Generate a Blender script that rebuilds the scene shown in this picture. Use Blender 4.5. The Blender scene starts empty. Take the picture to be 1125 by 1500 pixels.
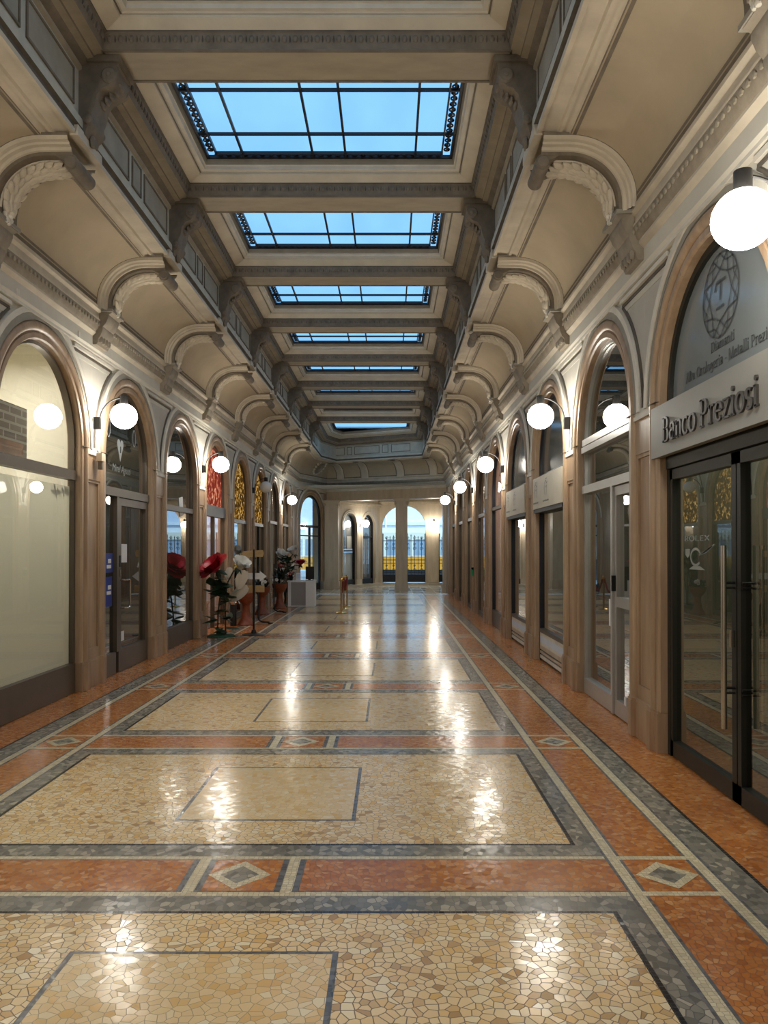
import bpy, math, random
from math import sin, cos, pi, radians, sqrt, atan2
from mathutils import Vector, Matrix
random.seed(7)
SC = bpy.context.scene
COL = SC.collection

# ---------------------------------------------------------------- dimensions
CX = 0.63            # camera stands right of the hall's centre line
BAY = 2.42
P0 = 6.01
def PN(n): return P0 + BAY*n
W = 2.58             # pilaster face from the centre line
N0, N1 = -3, 8       # pilasters -3 .. 8 (rib / bracket up to 7)
R0, SPR = 0.86, 2.58 # arch opening radius, springing height
YB = PN(N0)          # closed end behind the camera
BASE = [(-W, YB), (-W, 26.7), (-1.75, 28.9), (W, 26.7), (W, YB)]
RIGHT, LEFT = pi/2, -pi/2

# ---------------------------------------------------------------- materials
MATS = {}
def newmat(name):
    m = bpy.data.materials.new(name); m.use_nodes = True
    nt = m.node_tree
    for n in list(nt.nodes): nt.nodes.remove(n)
    out = nt.nodes.new('ShaderNodeOutputMaterial')
    MATS[name] = m
    return m, nt, out
def N(nt, t, **kw):
    n = nt.nodes.new(t)
    for k, v in kw.items():
        if k in n.inputs.keys(): n.inputs[k].default_value = v
        else: setattr(n, k, v)
    return n
def rgb(c): return (c[0], c[1], c[2], 1)
def mix(nt, fac, a, b, blend='MIX'):
    n = nt.nodes.new('ShaderNodeMix'); n.data_type = 'RGBA'; n.blend_type = blend
    for i, v in ((0, fac), (6, a), (7, b)):
        if hasattr(v, 'links'): nt.links.new(v, n.inputs[i])
        elif i == 0: n.inputs[0].default_value = v
        else: n.inputs[i].default_value = rgb(v)
    return n.outputs[2]
def mth(nt, op, a, b=0.0):
    n = nt.nodes.new('ShaderNodeMath'); n.operation = op
    for i, v in ((0, a), (1, b)):
        if hasattr(v, 'links'): nt.links.new(v, n.inputs[i])
        else: n.inputs[i].default_value = v
    return n.outputs[0]
def coords(nt, scale=(1, 1, 1), kind='Object'):
    tc = nt.nodes.new('ShaderNodeTexCoord'); mp = nt.nodes.new('ShaderNodeMapping')
    mp.inputs['Scale'].default_value = scale
    nt.links.new(tc.outputs[kind], mp.inputs['Vector'])
    return mp.outputs['Vector']
def ramp(nt, fac, stops, interp='LINEAR'):
    r = nt.nodes.new('ShaderNodeValToRGB'); r.color_ramp.interpolation = interp
    e = r.color_ramp.elements
    while len(e) > 1: e.remove(e[-1])
    e[0].position = stops[0][0]; e[0].color = rgb(stops[0][1])
    for p, c in stops[1:]:
        x = e.new(p); x.color = rgb(c)
    nt.links.new(fac, r.inputs['Fac'])
    return r.outputs['Color']
def paint(name, col, rough=0.6, metal=0.0, var=0.12, scale=(3, 3, 3), col2=None, bump=0.0, spec=0.5):
    m, nt, out = newmat(name)
    b = N(nt, 'ShaderNodeBsdfPrincipled', Roughness=rough, Metallic=metal)
    b.inputs['Specular IOR Level'].default_value = spec
    if var > 0 or col2:
        nz = N(nt, 'ShaderNodeTexNoise', Scale=1.0, Detail=5.0, Roughness=0.6)
        nt.links.new(coords(nt, scale), nz.inputs['Vector'])
        c2 = col2 or tuple(c*(1-2*var) for c in col)
        c1 = col if col2 else tuple(min(1, c*(1+var)) for c in col)
        cc = ramp(nt, nz.outputs['Fac'], [(0.3, c1), (0.72, c2)])
        nt.links.new(cc, b.inputs['Base Color'])
        if bump:
            bp = N(nt, 'ShaderNodeBump', Strength=bump, Distance=0.01)
            nt.links.new(nz.outputs['Fac'], bp.inputs['Height']); nt.links.new(bp.outputs[0], b.inputs['Normal'])
    else: b.inputs['Base Color'].default_value = rgb(col)
    nt.links.new(b.outputs[0], out.inputs[0])
    return m
def emit(name, col, strength):
    m, nt, out = newmat(name)
    e = N(nt, 'ShaderNodeEmission', Strength=strength); e.inputs['Color'].default_value = rgb(col)
    nt.links.new(e.outputs[0], out.inputs[0]); return m
def glass(name, tint=(1, 1, 1), boost=1.0, base=0.05, rough=0.0):
    m, nt, out = newmat(name)
    t = N(nt, 'ShaderNodeBsdfTransparent'); t.inputs['Color'].default_value = rgb(tint)
    g = N(nt, 'ShaderNodeBsdfGlossy', Roughness=rough); g.inputs['Color'].default_value = (0.95, 0.95, 0.95, 1)
    lw = N(nt, 'ShaderNodeLayerWeight', Blend=0.5)
    p = mth(nt, 'POWER', lw.outputs['Facing'], 4.0)
    f = mth(nt, 'ADD', mth(nt, 'MULTIPLY', p, 0.95*boost), base*boost)
    f = mth(nt, 'MINIMUM', f, 1.0)
    mx = N(nt, 'ShaderNodeMixShader')
    nt.links.new(f, mx.inputs[0]); nt.links.new(t.outputs[0], mx.inputs[1]); nt.links.new(g.outputs[0], mx.inputs[2])
    nt.links.new(mx.outputs[0], out.inputs[0]); return m
def mosaic(name, stops, cell, joint=(0.12, 0.09, 0.06), jw=0.05, rough=0.12, tilt=0.034, stretch=(1, 1, 1), rnd=0.9):
    m, nt, out = newmat(name)
    s = 1.0/cell
    v = coords(nt, (s*stretch[0], s*stretch[1], s))
    a = N(nt, 'ShaderNodeTexVoronoi', voronoi_dimensions='2D', feature='F1', Randomness=rnd, Scale=1.0)
    e = N(nt, 'ShaderNodeTexVoronoi', voronoi_dimensions='2D', feature='DISTANCE_TO_EDGE', Randomness=rnd, Scale=1.0)
    nt.links.new(v, a.inputs['Vector']); nt.links.new(v, e.inputs['Vector'])
    sp = N(nt, 'ShaderNodeSeparateColor'); nt.links.new(a.outputs['Color'], sp.inputs[0])
    tile = ramp(nt, sp.outputs[0], stops)
    nz = N(nt, 'ShaderNodeTexNoise', Scale=0.55, Detail=3.0)
    nt.links.new(coords(nt, (1, 1, 1)), nz.inputs['Vector'])
    shade = ramp(nt, nz.outputs['Fac'], [(0.3, (0.82, 0.82, 0.82)), (0.7, (1.08, 1.06, 1.02))])
    tile = mix(nt, 1.0, tile, shade, 'MULTIPLY')
    edge = mth(nt, 'LESS_THAN', e.outputs['Distance'], jw)
    c = mix(nt, edge, tile, joint)
    b = N(nt, 'ShaderNodeBsdfPrincipled')
    nt.links.new(c, b.inputs['Base Color'])
    r = mth(nt, 'ADD', mth(nt, 'MULTIPLY', sp.outputs[1], 0.10), rough)
    r = mth(nt, 'ADD', mth(nt, 'MULTIPLY', edge, 0.2), r)
    nt.links.new(r, b.inputs['Roughness'])
    # each tessera is laid a little out of level
    sub = N(nt, 'ShaderNodeVectorMath', operation='SUBTRACT'); nt.links.new(a.outputs['Color'], sub.inputs[0]); sub.inputs[1].default_value = (0.5, 0.5, 0.5)
    scl = N(nt, 'ShaderNodeVectorMath', operation='SCALE'); nt.links.new(sub.outputs[0], scl.inputs[0]); scl.inputs['Scale'].default_value = tilt
    ge = N(nt, 'ShaderNodeNewGeometry')
    add = N(nt, 'ShaderNodeVectorMath', operation='ADD'); nt.links.new(ge.outputs['Normal'], add.inputs[0]); nt.links.new(scl.outputs[0], add.inputs[1])
    nrm = N(nt, 'ShaderNodeVectorMath', operation='NORMALIZE'); nt.links.new(add.outputs[0], nrm.inputs[0])
    nt.links.new(nrm.outputs[0], b.inputs['Normal'])
    nt.links.new(b.outputs[0], out.inputs[0]); return m

BEI = [(0, (0.84, 0.56, 0.28)), (0.06, (0.55, 0.33, 0.15)), (0.12, (0.90, 0.65, 0.35)), (0.5, (0.95, 0.74, 0.44)), (0.70, (0.86, 0.53, 0.20)), (0.80, (0.92, 0.68, 0.36)), (1, (0.96, 0.83, 0.58))]
mosaic('mosaic_beige', BEI, 0.036, joint=(0.22, 0.14, 0.07), jw=0.05, rnd=1.0)
mosaic('mosaic_inner', [(p, (c[0]*.95, c[1]*.95, c[2]*.95)) for p, c in BEI[2:]] , 0.036, joint=(0.40, 0.28, 0.14), jw=0.035, rnd=1.0)
mosaic('mosaic_grey', [(0, (0.17, 0.157, 0.13)), (0.45, (0.28, 0.258, 0.215)), (0.8, (0.38, 0.345, 0.28)), (1, (0.56, 0.49, 0.38))], 0.031, joint=(0.08, 0.075, 0.065), jw=0.05, stretch=(1, .8, 1))
mosaic('mosaic_red', [(0, (0.44, 0.145, 0.033)), (0.4, (0.58, 0.205, 0.048)), (0.8, (0.67, 0.27, 0.078)), (1, (0.76, 0.40, 0.17))], 0.028, joint=(0.20, 0.07, 0.028), jw=0.05, rnd=1.0)
mosaic('mosaic_cream', [(0, (0.66, 0.56, 0.38)), (0.5, (0.80, 0.69, 0.46)), (1, (0.88, 0.78, 0.56))], 0.0225, joint=(0.30, 0.24, 0.15), jw=0.05, rnd=0.35)
mosaic('mosaic_black', [(0, (0.018, 0.016, 0.016)), (1, (0.05, 0.045, 0.045))], 0.024, joint=(0.02, 0.018, 0.015), rnd=0.3)
mosaic('mosaic_slate', [(0, (0.11, 0.11, 0.12)), (1, (0.24, 0.23, 0.23))], 0.026, joint=(0.08, 0.07, 0.06), rnd=0.4)
mosaic('marble_floor', [(0, (0.52, 0.45, 0.35)), (0.5, (0.60, 0.53, 0.42)), (1, (0.66, 0.60, 0.5))], 0.4, joint=(0.3, 0.25, 0.2), jw=0.012, rnd=0.0, rough=0.1, tilt=0.006)
paint('stone', (0.47, 0.335, 0.215), 0.42, var=0, scale=(9, 9, 1.3), col2=(0.28, 0.175, 0.10), bump=0.05)
paint('stone_pale', (0.60, 0.50, 0.37), 0.4, scale=(6, 6, 1.2), col2=(0.45, 0.36, 0.25))
paint('plaster_wall', (0.62, 0.585, 0.50), 0.7, var=0.06, scale=(2, 2, 2))
paint('plaster_light', (0.62, 0.55, 0.435), 0.7, var=0.10, scale=(3, 3, 3))
paint('plaster_white', (0.70, 0.66, 0.57), 0.7, var=0.08, scale=(4, 4, 4))
paint('plaster_panel', (0.49, 0.41, 0.29), 0.8, var=0.07, scale=(1.6, 1.6, 1.6))
paint('plaster_spandrel', (0.55, 0.515, 0.445), 0.75, var=0.07, scale=(2, 2, 2))
paint('beam_paint', (0.40, 0.35, 0.265), 0.75, var=0.10, scale=(2, 6, 2))
paint('coffer_paint', (0.66, 0.59, 0.46), 0.75, var=0.08, scale=(3, 3, 3))
paint('taupe', (0.20, 0.165, 0.122), 0.75, var=0.15, scale=(8, 8, 8))
paint('taupe_dark', (0.125, 0.105, 0.08), 0.8, var=0.15, scale=(8, 8, 8))
paint('corbel_paint', (0.30, 0.255, 0.195), 0.75, var=0.15, scale=(8, 8, 8))
paint('greige', (0.34, 0.315, 0.26), 0.7, var=0.1, scale=(5, 5, 5))
paint('parapet_panel', (0.36, 0.335, 0.27), 0.7, var=0.1, scale=(4, 4, 4))
paint('parapet_light', (0.52, 0.50, 0.42), 0.7, var=0.1, scale=(4, 4, 4))
paint('iron', (0.012, 0.013, 0.02), 0.45, var=0, spec=0.4)
paint('black_metal', (0.014, 0.013, 0.012), 0.45, var=0, spec=0.25)
paint('bronze', (0.135, 0.108, 0.082), 0.38, metal=0.5, var=0.08)
paint('bank_frame', (0.022, 0.022, 0.017), 0.4, var=0, spec=0.3)
paint('aluminium', (0.52, 0.51, 0.48), 0.38, metal=0.55, var=0.05)
paint('steel', (0.62, 0.58, 0.52), 0.25, metal=1.0, var=0)
paint('brass', (0.80, 0.52, 0.17), 0.22, metal=1.0, var=0)
paint('white_paint', (0.80, 0.79, 0.78), 0.45, var=0.02)
paint('white_panel', (0.62, 0.60, 0.60), 0.5, var=0.03)
paint('grey_panel', (0.30, 0.28, 0.27), 0.5, var=0.03)
paint('paper', (0.78, 0.79, 0.80), 0.7, var=0)
paint('sign_grey', (0.29, 0.283, 0.255), 0.5, var=0.03)
paint('sign_beige', (0.56, 0.51, 0.40), 0.55, var=0.05)
paint('letter_dark', (0.035, 0.030, 0.026), 0.35, var=0)
paint('etch_dark', (0.075, 0.08, 0.078), 0.5, var=0)
paint('etch_faint', (0.30, 0.32, 0.30), 0.6, var=0)
paint('etch_light', (0.62, 0.65, 0.64), 0.6, var=0)
paint('dark_film', (0.24, 0.265, 0.27), 0.12, var=0.06, scale=(1, 1, 1))
paint('grey_film', (0.115, 0.118, 0.11), 0.10, var=0.1, scale=(1, 1, 1))
paint('blue_sticker', (0.01, 0.035, 0.26), 0.4, var=0)
paint('room_dark', (0.085, 0.082, 0.07), 0.8, var=0.2, scale=(1, 1, 1))
paint('room_olive', (0.16, 0.15, 0.115), 0.8, var=0.25, scale=(1, 4, .6))
paint('room_cream', (0.76, 0.72, 0.60), 0.8, var=0.03)
paint('room_pink', (0.70, 0.52, 0.44), 0.8, var=0.05)
paint('terracotta', (0.215, 0.05, 0.017), 0.5, var=0.15, scale=(12, 12, 12))
paint('rose_red', (0.50, 0.004, 0.022), 0.45, var=0.15, scale=(10, 10, 10))
paint('rose_white', (0.80, 0.78, 0.72), 0.6, var=0.05)
paint('rose_pink', (0.62, 0.20, 0.18), 0.55, var=0.1)
paint('petal_cream', (0.60, 0.53, 0.43), 0.65, var=0.05)
paint('leaf_green', (0.022, 0.055, 0.022), 0.5, var=0.3, scale=(9, 9, 9))
paint('leaf_dark', (0.010, 0.018, 0.010), 0.5, var=0.3, scale=(9, 9, 9))
paint('stem_green', (0.018, 0.022, 0.014), 0.5, var=0)
paint('turf_green', (0.03, 0.10, 0.055), 0.8, var=0.3, scale=(30, 30, 30))
paint('tan_board', (0.48, 0.31, 0.125), 0.5, var=0.12, scale=(4, 4, 14))
paint('velvet_red', (0.22, 0.012, 0.012), 0.8, var=0.1)
paint('exit_green', (0.02, 0.30, 0.10), 0.5, var=0)
paint('street', (0.30, 0.31, 0.33), 0.7, var=0.1)
paint('facade_white', (0.84, 0.86, 0.90), 0.8, var=0.05)
paint('facade_blue', (0.62, 0.68, 0.78), 0.8, var=0.05)
paint('facade_dark', (0.12, 0.15, 0.20), 0.5, var=0)
paint('tram_orange', (0.85, 0.33, 0.02), 0.4, var=0.05)
paint('tram_cream', (0.80, 0.74, 0.60), 0.4, var=0)
paint('tram_dark', (0.03, 0.035, 0.04), 0.3, var=0)
paint('tram_glass', (0.30, 0.38, 0.46), 0.2, var=0.1)
paint('globe_off', (0.78, 0.77, 0.74), 0.25, var=0)
paint('soil', (0.03, 0.022, 0.016), 0.9, var=0.2)
paint('copper_glow', (0.50, 0.22, 0.08), 0.6, var=0.2)
emit('globe_lit', (1.0, 0.945, 0.84), 23.0)
emit('bulb_warm', (1.0, 0.75, 0.4), 30.0)
glass('pane_clear', (0.93, 0.95, 0.93))
glass('pane_dark', (0.72, 0.77, 0.70), 1.5, 0.08)
glass('pane_smoke', (0.42, 0.45, 0.44), 1.35, 0.06)
def film_mat():
    m, nt, out = newmat('frosted_film')
    d = N(nt, 'ShaderNodeBsdfDiffuse'); d.inputs[0].default_value = rgb((0.70, 0.68, 0.58))
    t = N(nt, 'ShaderNodeBsdfTranslucent'); t.inputs[0].default_value = rgb((0.80, 0.80, 0.72))
    mx = N(nt, 'ShaderNodeMixShader'); mx.inputs[0].default_value = 0.55
    nt.links.new(d.outputs[0], mx.inputs[1]); nt.links.new(t.outputs[0], mx.inputs[2])
    nt.links.new(mx.outputs[0], out.inputs[0])
film_mat()
def sky_pane():
    m, nt, out = newmat('skylight_pane')
    t = N(nt, 'ShaderNodeBsdfTransparent')
    nz = N(nt, 'ShaderNodeTexNoise', Scale=1.4, Detail=4.0)
    nt.links.new(coords(nt, (1.2, 0.5, 1)), nz.inputs['Vector'])
    nt.links.new(ramp(nt, nz.outputs['Fac'], [(0.3, (0.18, 0.29, 0.39)), (0.7, (0.25, 0.355, 0.43))]), t.inputs[0])
    d = N(nt, 'ShaderNodeBsdfTranslucent'); d.inputs[0].default_value = rgb((0.22, 0.30, 0.38))
    mx = N(nt, 'ShaderNodeMixShader'); mx.inputs[0].default_value = 0.35
    nt.links.new(t.outputs[0], mx.inputs[1]); nt.links.new(d.outputs[0], mx.inputs[2])
    nt.links.new(mx.outputs[0], out.inputs[0])
sky_pane()
def floral(name, stops, sc, strength):
    m, nt, out = newmat(name)
    v = N(nt, 'ShaderNodeTexVoronoi', feature='SMOOTH_F1', Scale=sc)
    nz = N(nt, 'ShaderNodeTexNoise', Scale=sc*.7, Detail=3.0)
    c = coords(nt); nt.links.new(c, nz.inputs['Vector'])
    w = mix(nt, 0.25, c, nz.outputs['Color'], 'ADD'); nt.links.new(w, v.inputs['Vector'])
    col = ramp(nt, v.outputs['Distance'], stops)
    e = N(nt, 'ShaderNodeEmission', Strength=strength); nt.links.new(col, e.inputs[0])
    nt.links.new(e.outputs[0], out.inputs[0])
floral('floral_red', [(0.08, (0.95, 0.60, 0.42)), (0.3, (0.62, 0.16, 0.08)), (0.5, (0.22, 0.03, 0.02))], 11, 0.42)
floral('floral_gold', [(0.06, (1.0, 0.82, 0.40)), (0.26, (0.40, 0.20, 0.03)), (0.45, (0.05, 0.025, 0.006))], 12, 0.55)
def brick_mat():
    m, nt, out = newmat('brick_poster')
    b = N(nt, 'ShaderNodeBsdfPrincipled', Roughness=0.7)
    t = N(nt, 'ShaderNodeTexBrick', Scale=1.0)
    t.inputs['Color1'].default_value = rgb((0.34, 0.25, 0.17)); t.inputs['Color2'].default_value = rgb((0.24, 0.18, 0.13)); t.inputs['Mortar'].default_value = rgb((0.62, 0.55, 0.42))
    t.inputs['Brick Width'].default_value = 0.22; t.inputs['Row Height'].default_value = 0.075; t.inputs['Mortar Size'].default_value = 0.012
    tc = nt.nodes.new('ShaderNodeTexCoord'); sp = N(nt, 'ShaderNodeSeparateXYZ'); cb = N(nt, 'ShaderNodeCombineXYZ')
    nt.links.new(tc.outputs['Object'], sp.inputs[0]); nt.links.new(sp.outputs[0], cb.inputs[0]); nt.links.new(sp.outputs[2], cb.inputs[1])
    nt.links.new(cb.outputs[0], t.inputs['Vector'])
    nt.links.new(t.outputs['Color'], b.inputs['Base Color']); nt.links.new(b.outputs[0], out.inputs[0])
brick_mat()

# ---------------------------------------------------------------- mesh builder
class MB:
    def __init__(s): s.v = []; s.f = []; s.m = []; s.mats = []; s.sm = []
    def mi(s, name):
        if name not in s.mats: s.mats.append(name)
        return s.mats.index(name)
    def face(s, idx, m, smooth=False): s.f.append(tuple(idx)); s.m.append(s.mi(m)); s.sm.append(smooth)
    def poly(s, pts, m):
        b = len(s.v); s.v += [tuple(p) for p in pts]; s.face(range(b, b+len(pts)), m)
    def box(s, x0, x1, y0, y1, z0, z1, m):
        b = len(s.v)
        s.v += [(x, y, z) for z in (z0, z1) for x, y in ((x0, y0), (x1, y0), (x1, y1), (x0, y1))]
        for q in ((0, 3, 2, 1), (4, 5, 6, 7), (0, 1, 5, 4), (1, 2, 6, 5), (2, 3, 7, 6), (3, 0, 4, 7)): s.face([b+i for i in q], m)
    def grid(s, rows, m, closed=False, smooth=True):
        """rows: list of equal-length point rings; m a name or a list per row gap"""
        b = len(s.v); k = len(rows[0])
        for r in rows: s.v += [tuple(p) for p in r]
        for i in range(len(rows)-1):
            mm = m if isinstance(m, str) else m[i]
            for j in range(k if closed else k-1):
                j2 = (j+1) % k
                s.face((b+i*k+j, b+i*k+j2, b+(i+1)*k+j2, b+(i+1)*k+j), mm, smooth)
    def prism(s, pts, ax, a0, a1, m, smooth=False):
        """pts: 2-D outline; ax 'x','y','z' extrusion axis"""
        def P(p, a): return (a, p[0], p[1]) if ax == 'x' else (p[0], a, p[1]) if ax == 'y' else (p[0], p[1], a)
        b = len(s.v); k = len(pts)
        s.v += [P(p, a0) for p in pts] + [P(p, a1) for p in pts]
        s.face([b+i for i in range(k)][::-1], m); s.face([b+k+i for i in range(k)], m)
        for i in range(k): s.face((b+i, b+(i+1) % k, b+k+(i+1) % k, b+k+i), m, smooth)
    def tube(s, pts, r, m, k=8, cap=True):
        rows = []; pts = [Vector(p) for p in pts]
        u = None
        for i, p in enumerate(pts):
            d = (pts[min(i+1, len(pts)-1)]-pts[max(i-1, 0)]).normalized()
            if u is None: u = d.orthogonal().normalized()
            u = (u-d*u.dot(d)).normalized(); w = d.cross(u)
            rr = r[i] if isinstance(r, (list, tuple)) else r
            rows.append([p+(u*cos(2*pi*j/k)+w*sin(2*pi*j/k))*rr for j in range(k)])
        b = len(s.v); s.grid(rows, m, True)
        if cap:
            s.face([b+j for j in range(k)][::-1], m); e = b+(len(rows)-1)*k; s.face([e+j for j in range(k)], m)
    def lathe(s, prof, m, c=(0, 0, 0), k=20, cap=True):
        rows = [[(c[0]+r*cos(2*pi*j/k), c[1]+r*sin(2*pi*j/k), c[2]+z) for j in range(k)] for r, z in prof]
        b = len(s.v); s.grid(rows, m, True)
        if cap:
            s.face([b+j for j in range(k)][::-1], m if isinstance(m, str) else m[0]); e = b+(len(rows)-1)*k; s.face([e+j for j in range(k)], m if isinstance(m, str) else m[-1])
    def ell(s, c, r, m, k=8, h=5, mat=None):
        rows = []
        for i in range(h+1):
            t = -pi/2+pi*i/h; q = max(cos(t), 0.02)
            row = [Vector((r[0]*q*cos(2*pi*j/k), r[1]*q*sin(2*pi*j/k), r[2]*sin(t))) for j in range(k)]
            if mat: row = [mat @ p for p in row]
            rows.append([p+Vector(c) for p in row])
        s.grid(rows, m, True)
    def add(s, o, M):
        b = len(s.v); s.v += [tuple(M @ Vector(p)) for p in o.v]
        for f, mi, sm in zip(o.f, o.m, o.sm): s.face([b+i for i in f], o.mats[mi], sm)
    def mesh(s, name):
        me = bpy.data.meshes.new(name); me.from_pydata(s.v, [], s.f)
        for n in s.mats: me.materials.append(MATS[n])
        me.polygons.foreach_set('material_index', s.m); me.polygons.foreach_set('use_smooth', s.sm)
        me.update()
        if any(s.sm): me.set_sharp_from_angle(angle=radians(38))
        return me
    def build(s, name, parent=None, loc=None, rz=None, label=None):
        return link(name, s.mesh(name), parent, loc, rz, label)
def link(name, me, parent=None, loc=None, rz=None, label=None):
    o = bpy.data.objects.new(name, me); COL.objects.link(o)
    if parent: o.parent = parent
    if loc is not None: o.location = loc
    if rz is not None: o.rotation_euler = (0, 0, rz)
    if label: o['label'] = label
    return o
def empty(name, loc=(0, 0, 0), rz=0.0):
    o = bpy.data.objects.new(name, None); COL.objects.link(o); o.location = loc; o.rotation_euler = (0, 0, rz)
    o.empty_display_size = 0.1; return o
def struct(o, label=None, cat=None):
    o['kind'] = 'structure'
    if label: o['label'] = label
    if cat: o['category'] = cat
    return o
def thing(o, label, cat, group=None):
    o['label'] = label; o['category'] = cat
    if group: o['group'] = group
    return o
def copy_tree(o, parent=None):
    c = o.copy(); COL.objects.link(c); c.parent = parent
    for ch in list(o.children): copy_tree(ch, c)
    return c

# offset polyline of the hall plan (n = distance into the hall)
def offset_poly(pts, n):
    out = []
    for i, p in enumerate(pts):
        p = Vector(p)
        ds = []
        if i > 0: ds.append((p-Vector(pts[i-1])).normalized())
        if i < len(pts)-1: ds.append((Vector(pts[i+1])-p).normalized())
        ns = [Vector((d.y, -d.x)) for d in ds]
        if len(ns) == 1: q = p+ns[0]*n
        else:
            b = (ns[0]+ns[1]).normalized(); q = p+b*(n/b.dot(ns[0]))
        out.append((q.x, q.y))
    return out
def sweep_plan(mb, prof, mats, pts=BASE, smooth=True):
    rows = []
    for n, z in prof: rows.append([(x, y, z) for x, y in offset_poly(pts, n)])
    mb.grid(rows, mats, False, smooth)
def arch_path(R, spr, z0, k=20):
    """unit path: list of (kind) functions r -> (s, z)"""
    fs = [lambda r: (-(R+r), z0), lambda r: (-(R+r), spr)]
    for i in range(1, k): fs.append(lambda r, a=pi-pi*i/k: ((R+r)*cos(a), spr+(R+r)*sin(a)))
    fs += [lambda r: ((R+r), spr), lambda r: ((R+r), z0)]
    return fs
def arch_sweep(mb, prof, mats, R, spr, z0, k=20):
    fs = arch_path(R, spr, z0, k)
    mb.grid([[(f(r)[0], n, f(r)[1]) for f in fs] for r, n in prof], mats, False, True)
def arc_sweep(mb, prof, mats, R, spr, a0, a1, k=20):
    rows = [[((R+r)*cos(a0+(a1-a0)*i/k), n, spr+(R+r)*sin(a0+(a1-a0)*i/k)) for i in range(k+1)] for r, n in prof]
    mb.grid(rows, mats, False, True)
def arch_fill(mb, R, spr, z0, n, m, k=20):
    pts = [(-R, n, z0), (R, n, z0)] + [(R*cos(pi*i/k), n, spr+R*sin(pi*i/k)) for i in range(k+1)]
    if z0 >= spr: 
        a0 = math.asin(min(1, (z0-spr)/R)); 
        pts = [(R*cos(a0+(pi-2*a0)*i/k), n, spr+R*sin(a0+(pi-2*a0)*i/k)) for i in range(k+1)]
    else: pts = [(-R, n, z0), (R, n, z0)] + [(R*cos(pi*i/k), n, spr+R*sin(pi*i/k)) for i in range(k+1)]
    mb.poly(pts, m)

# ---------------------------------------------------------------- writing
def E(cx, cy, rx, ry, a0, a1, k=14):
    return [(cx+rx*cos(radians(a0+(a1-a0)*i/k)), cy+ry*sin(radians(a0+(a1-a0)*i/k))) for i in range(k+1)]
def stem(x, y0, y1): return [(x, y0), (x, y1)]
def ser(x, y, w=.1): return [(x-w, y), (x+w, y)]
GL = {
 'B': (.58, [stem(.13, 0, .7), [(.1, .69)]+E(.28, .53, .15, .16, 90, -90)+[(.1, .37)], [(.1, .37)]+E(.3, .19, .19, .18, 90, -90)+[(.1, .01)], ser(.1, .69, .08), ser(.1, .012, .08)]),
 'P': (.54, [stem(.13, 0, .7), [(.1, .69)]+E(.27, .51, .18, .18, 90, -90)+[(.1, .33)], ser(.1, .69, .08), ser(.13, .012)]),
 'R': (.58, [stem(.13, 0, .7), [(.1, .69)]+E(.27, .51, .17, .18, 90, -90)+[(.1, .33)], [(.27, .33), (.48, 0)], ser(.13, .012)]),
 'D': (.66, [stem(.13, 0, .7), [(.1, .69)]+E(.25, .35, .32, .34, 90, -90)+[(.1, .01)], ser(.1, .69, .08), ser(.1, .012, .08)]),
 'A': (.66, [[(.08, 0), (.32, .7)], [(.33, .7), (.57, 0)], [(.16, .24), (.48, .24)], ser(.07, .012, .08), ser(.57, .012, .09)]),
 'M': (.84, [[(.12, 0), (.12, .7)], [(.14, .7), (.42, .02)], [(.42, .02), (.68, .7)], stem(.71, 0, .7), ser(.12, .012), ser(.71, .012)]),
 'O': (.72, [E(.36, .35, .28, .34, 0, 360, 24)]),
 'L': (.54, [stem(.13, 0, .7), [(.1, .015), (.48, .015)], ser(.13, .69)]),
 'E': (.56, [stem(.13, 0, .7), [(.1, .015), (.48, .015)], [(.1, .69), (.46, .69)], [(.1, .36), (.4, .36)]]),
 'X': (.62, [[(.08, .7), (.54, 0)], [(.08, 0), (.54, .7)]]),
 'a': (.47, [stem(.36, .02, .34), E(.22, .34, .14, .125, 0, 165), E(.21, .14, .14, .13, 0, 360, 18), [(.36, .05), (.44, .01)]]),
 'n': (.54, [stem(.13, 0, .47), [(.13, .33)]+E(.27, .33, .14, .13, 160, 0), stem(.41, 0, .34), ser(.13, .012, .09), ser(.41, .012, .09), ser(.09, .46, .05)]),
 'm': (.80, [stem(.13, 0, .47), E(.26, .33, .13, .13, 160, 0), stem(.39, 0, .34), E(.53, .33, .13, .13, 160, 0), stem(.66, 0, .34), ser(.13, .012, .08), ser(.39, .012, .08), ser(.66, .012, .08)]),
 'i': (.28, [stem(.14, 0, .47), ser(.14, .012, .1), ser(.1, .46, .06), 'dot']),
 'l': (.28, [stem(.14, 0, .74), ser(.14, .012, .1), ser(.1, .73, .06)]),
 't': (.34, [stem(.15, .06, .62), [(.03, .46), (.3, .46)], E(.22, .08, .07, .07, 180, 320)]),
 'c': (.45, [E(.25, .235, .19, .225, 48, 318)]),
 'o': (.51, [E(.255, .235, .2, .225, 0, 360, 20)]),
 'e': (.47, [E(.25, .235, .19, .225, 2, 318), [(.06, .25), (.43, .25)]]),
 'r': (.40, [stem(.13, 0, .47), E(.28, .33, .14, .13, 165, 55), ser(.13, .012, .1), ser(.09, .46, .05)]),
 'z': (.44, [[(.05, .455), (.38, .455)], [(.36, .44), (.08, .02)], [(.05, .015), (.39, .015)]]),
 's': (.39, [E(.2, .35, .13, .11, 40, 240)+E(.2, .12, .14, .115, 70, -140)]),
 'g': (.50, [E(.24, .27, .17, .19, 0, 360, 18), [(.41, .3), (.41, -.05)]+E(.24, -.06, .17, .13, 0, -160)]),
 '-': (.30, [[(.04, .24), (.26, .24)]]),
 ' ': (.26, []),
}
def text_width(t, size): return sum(GL[c][0] for c in t)*size
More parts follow.
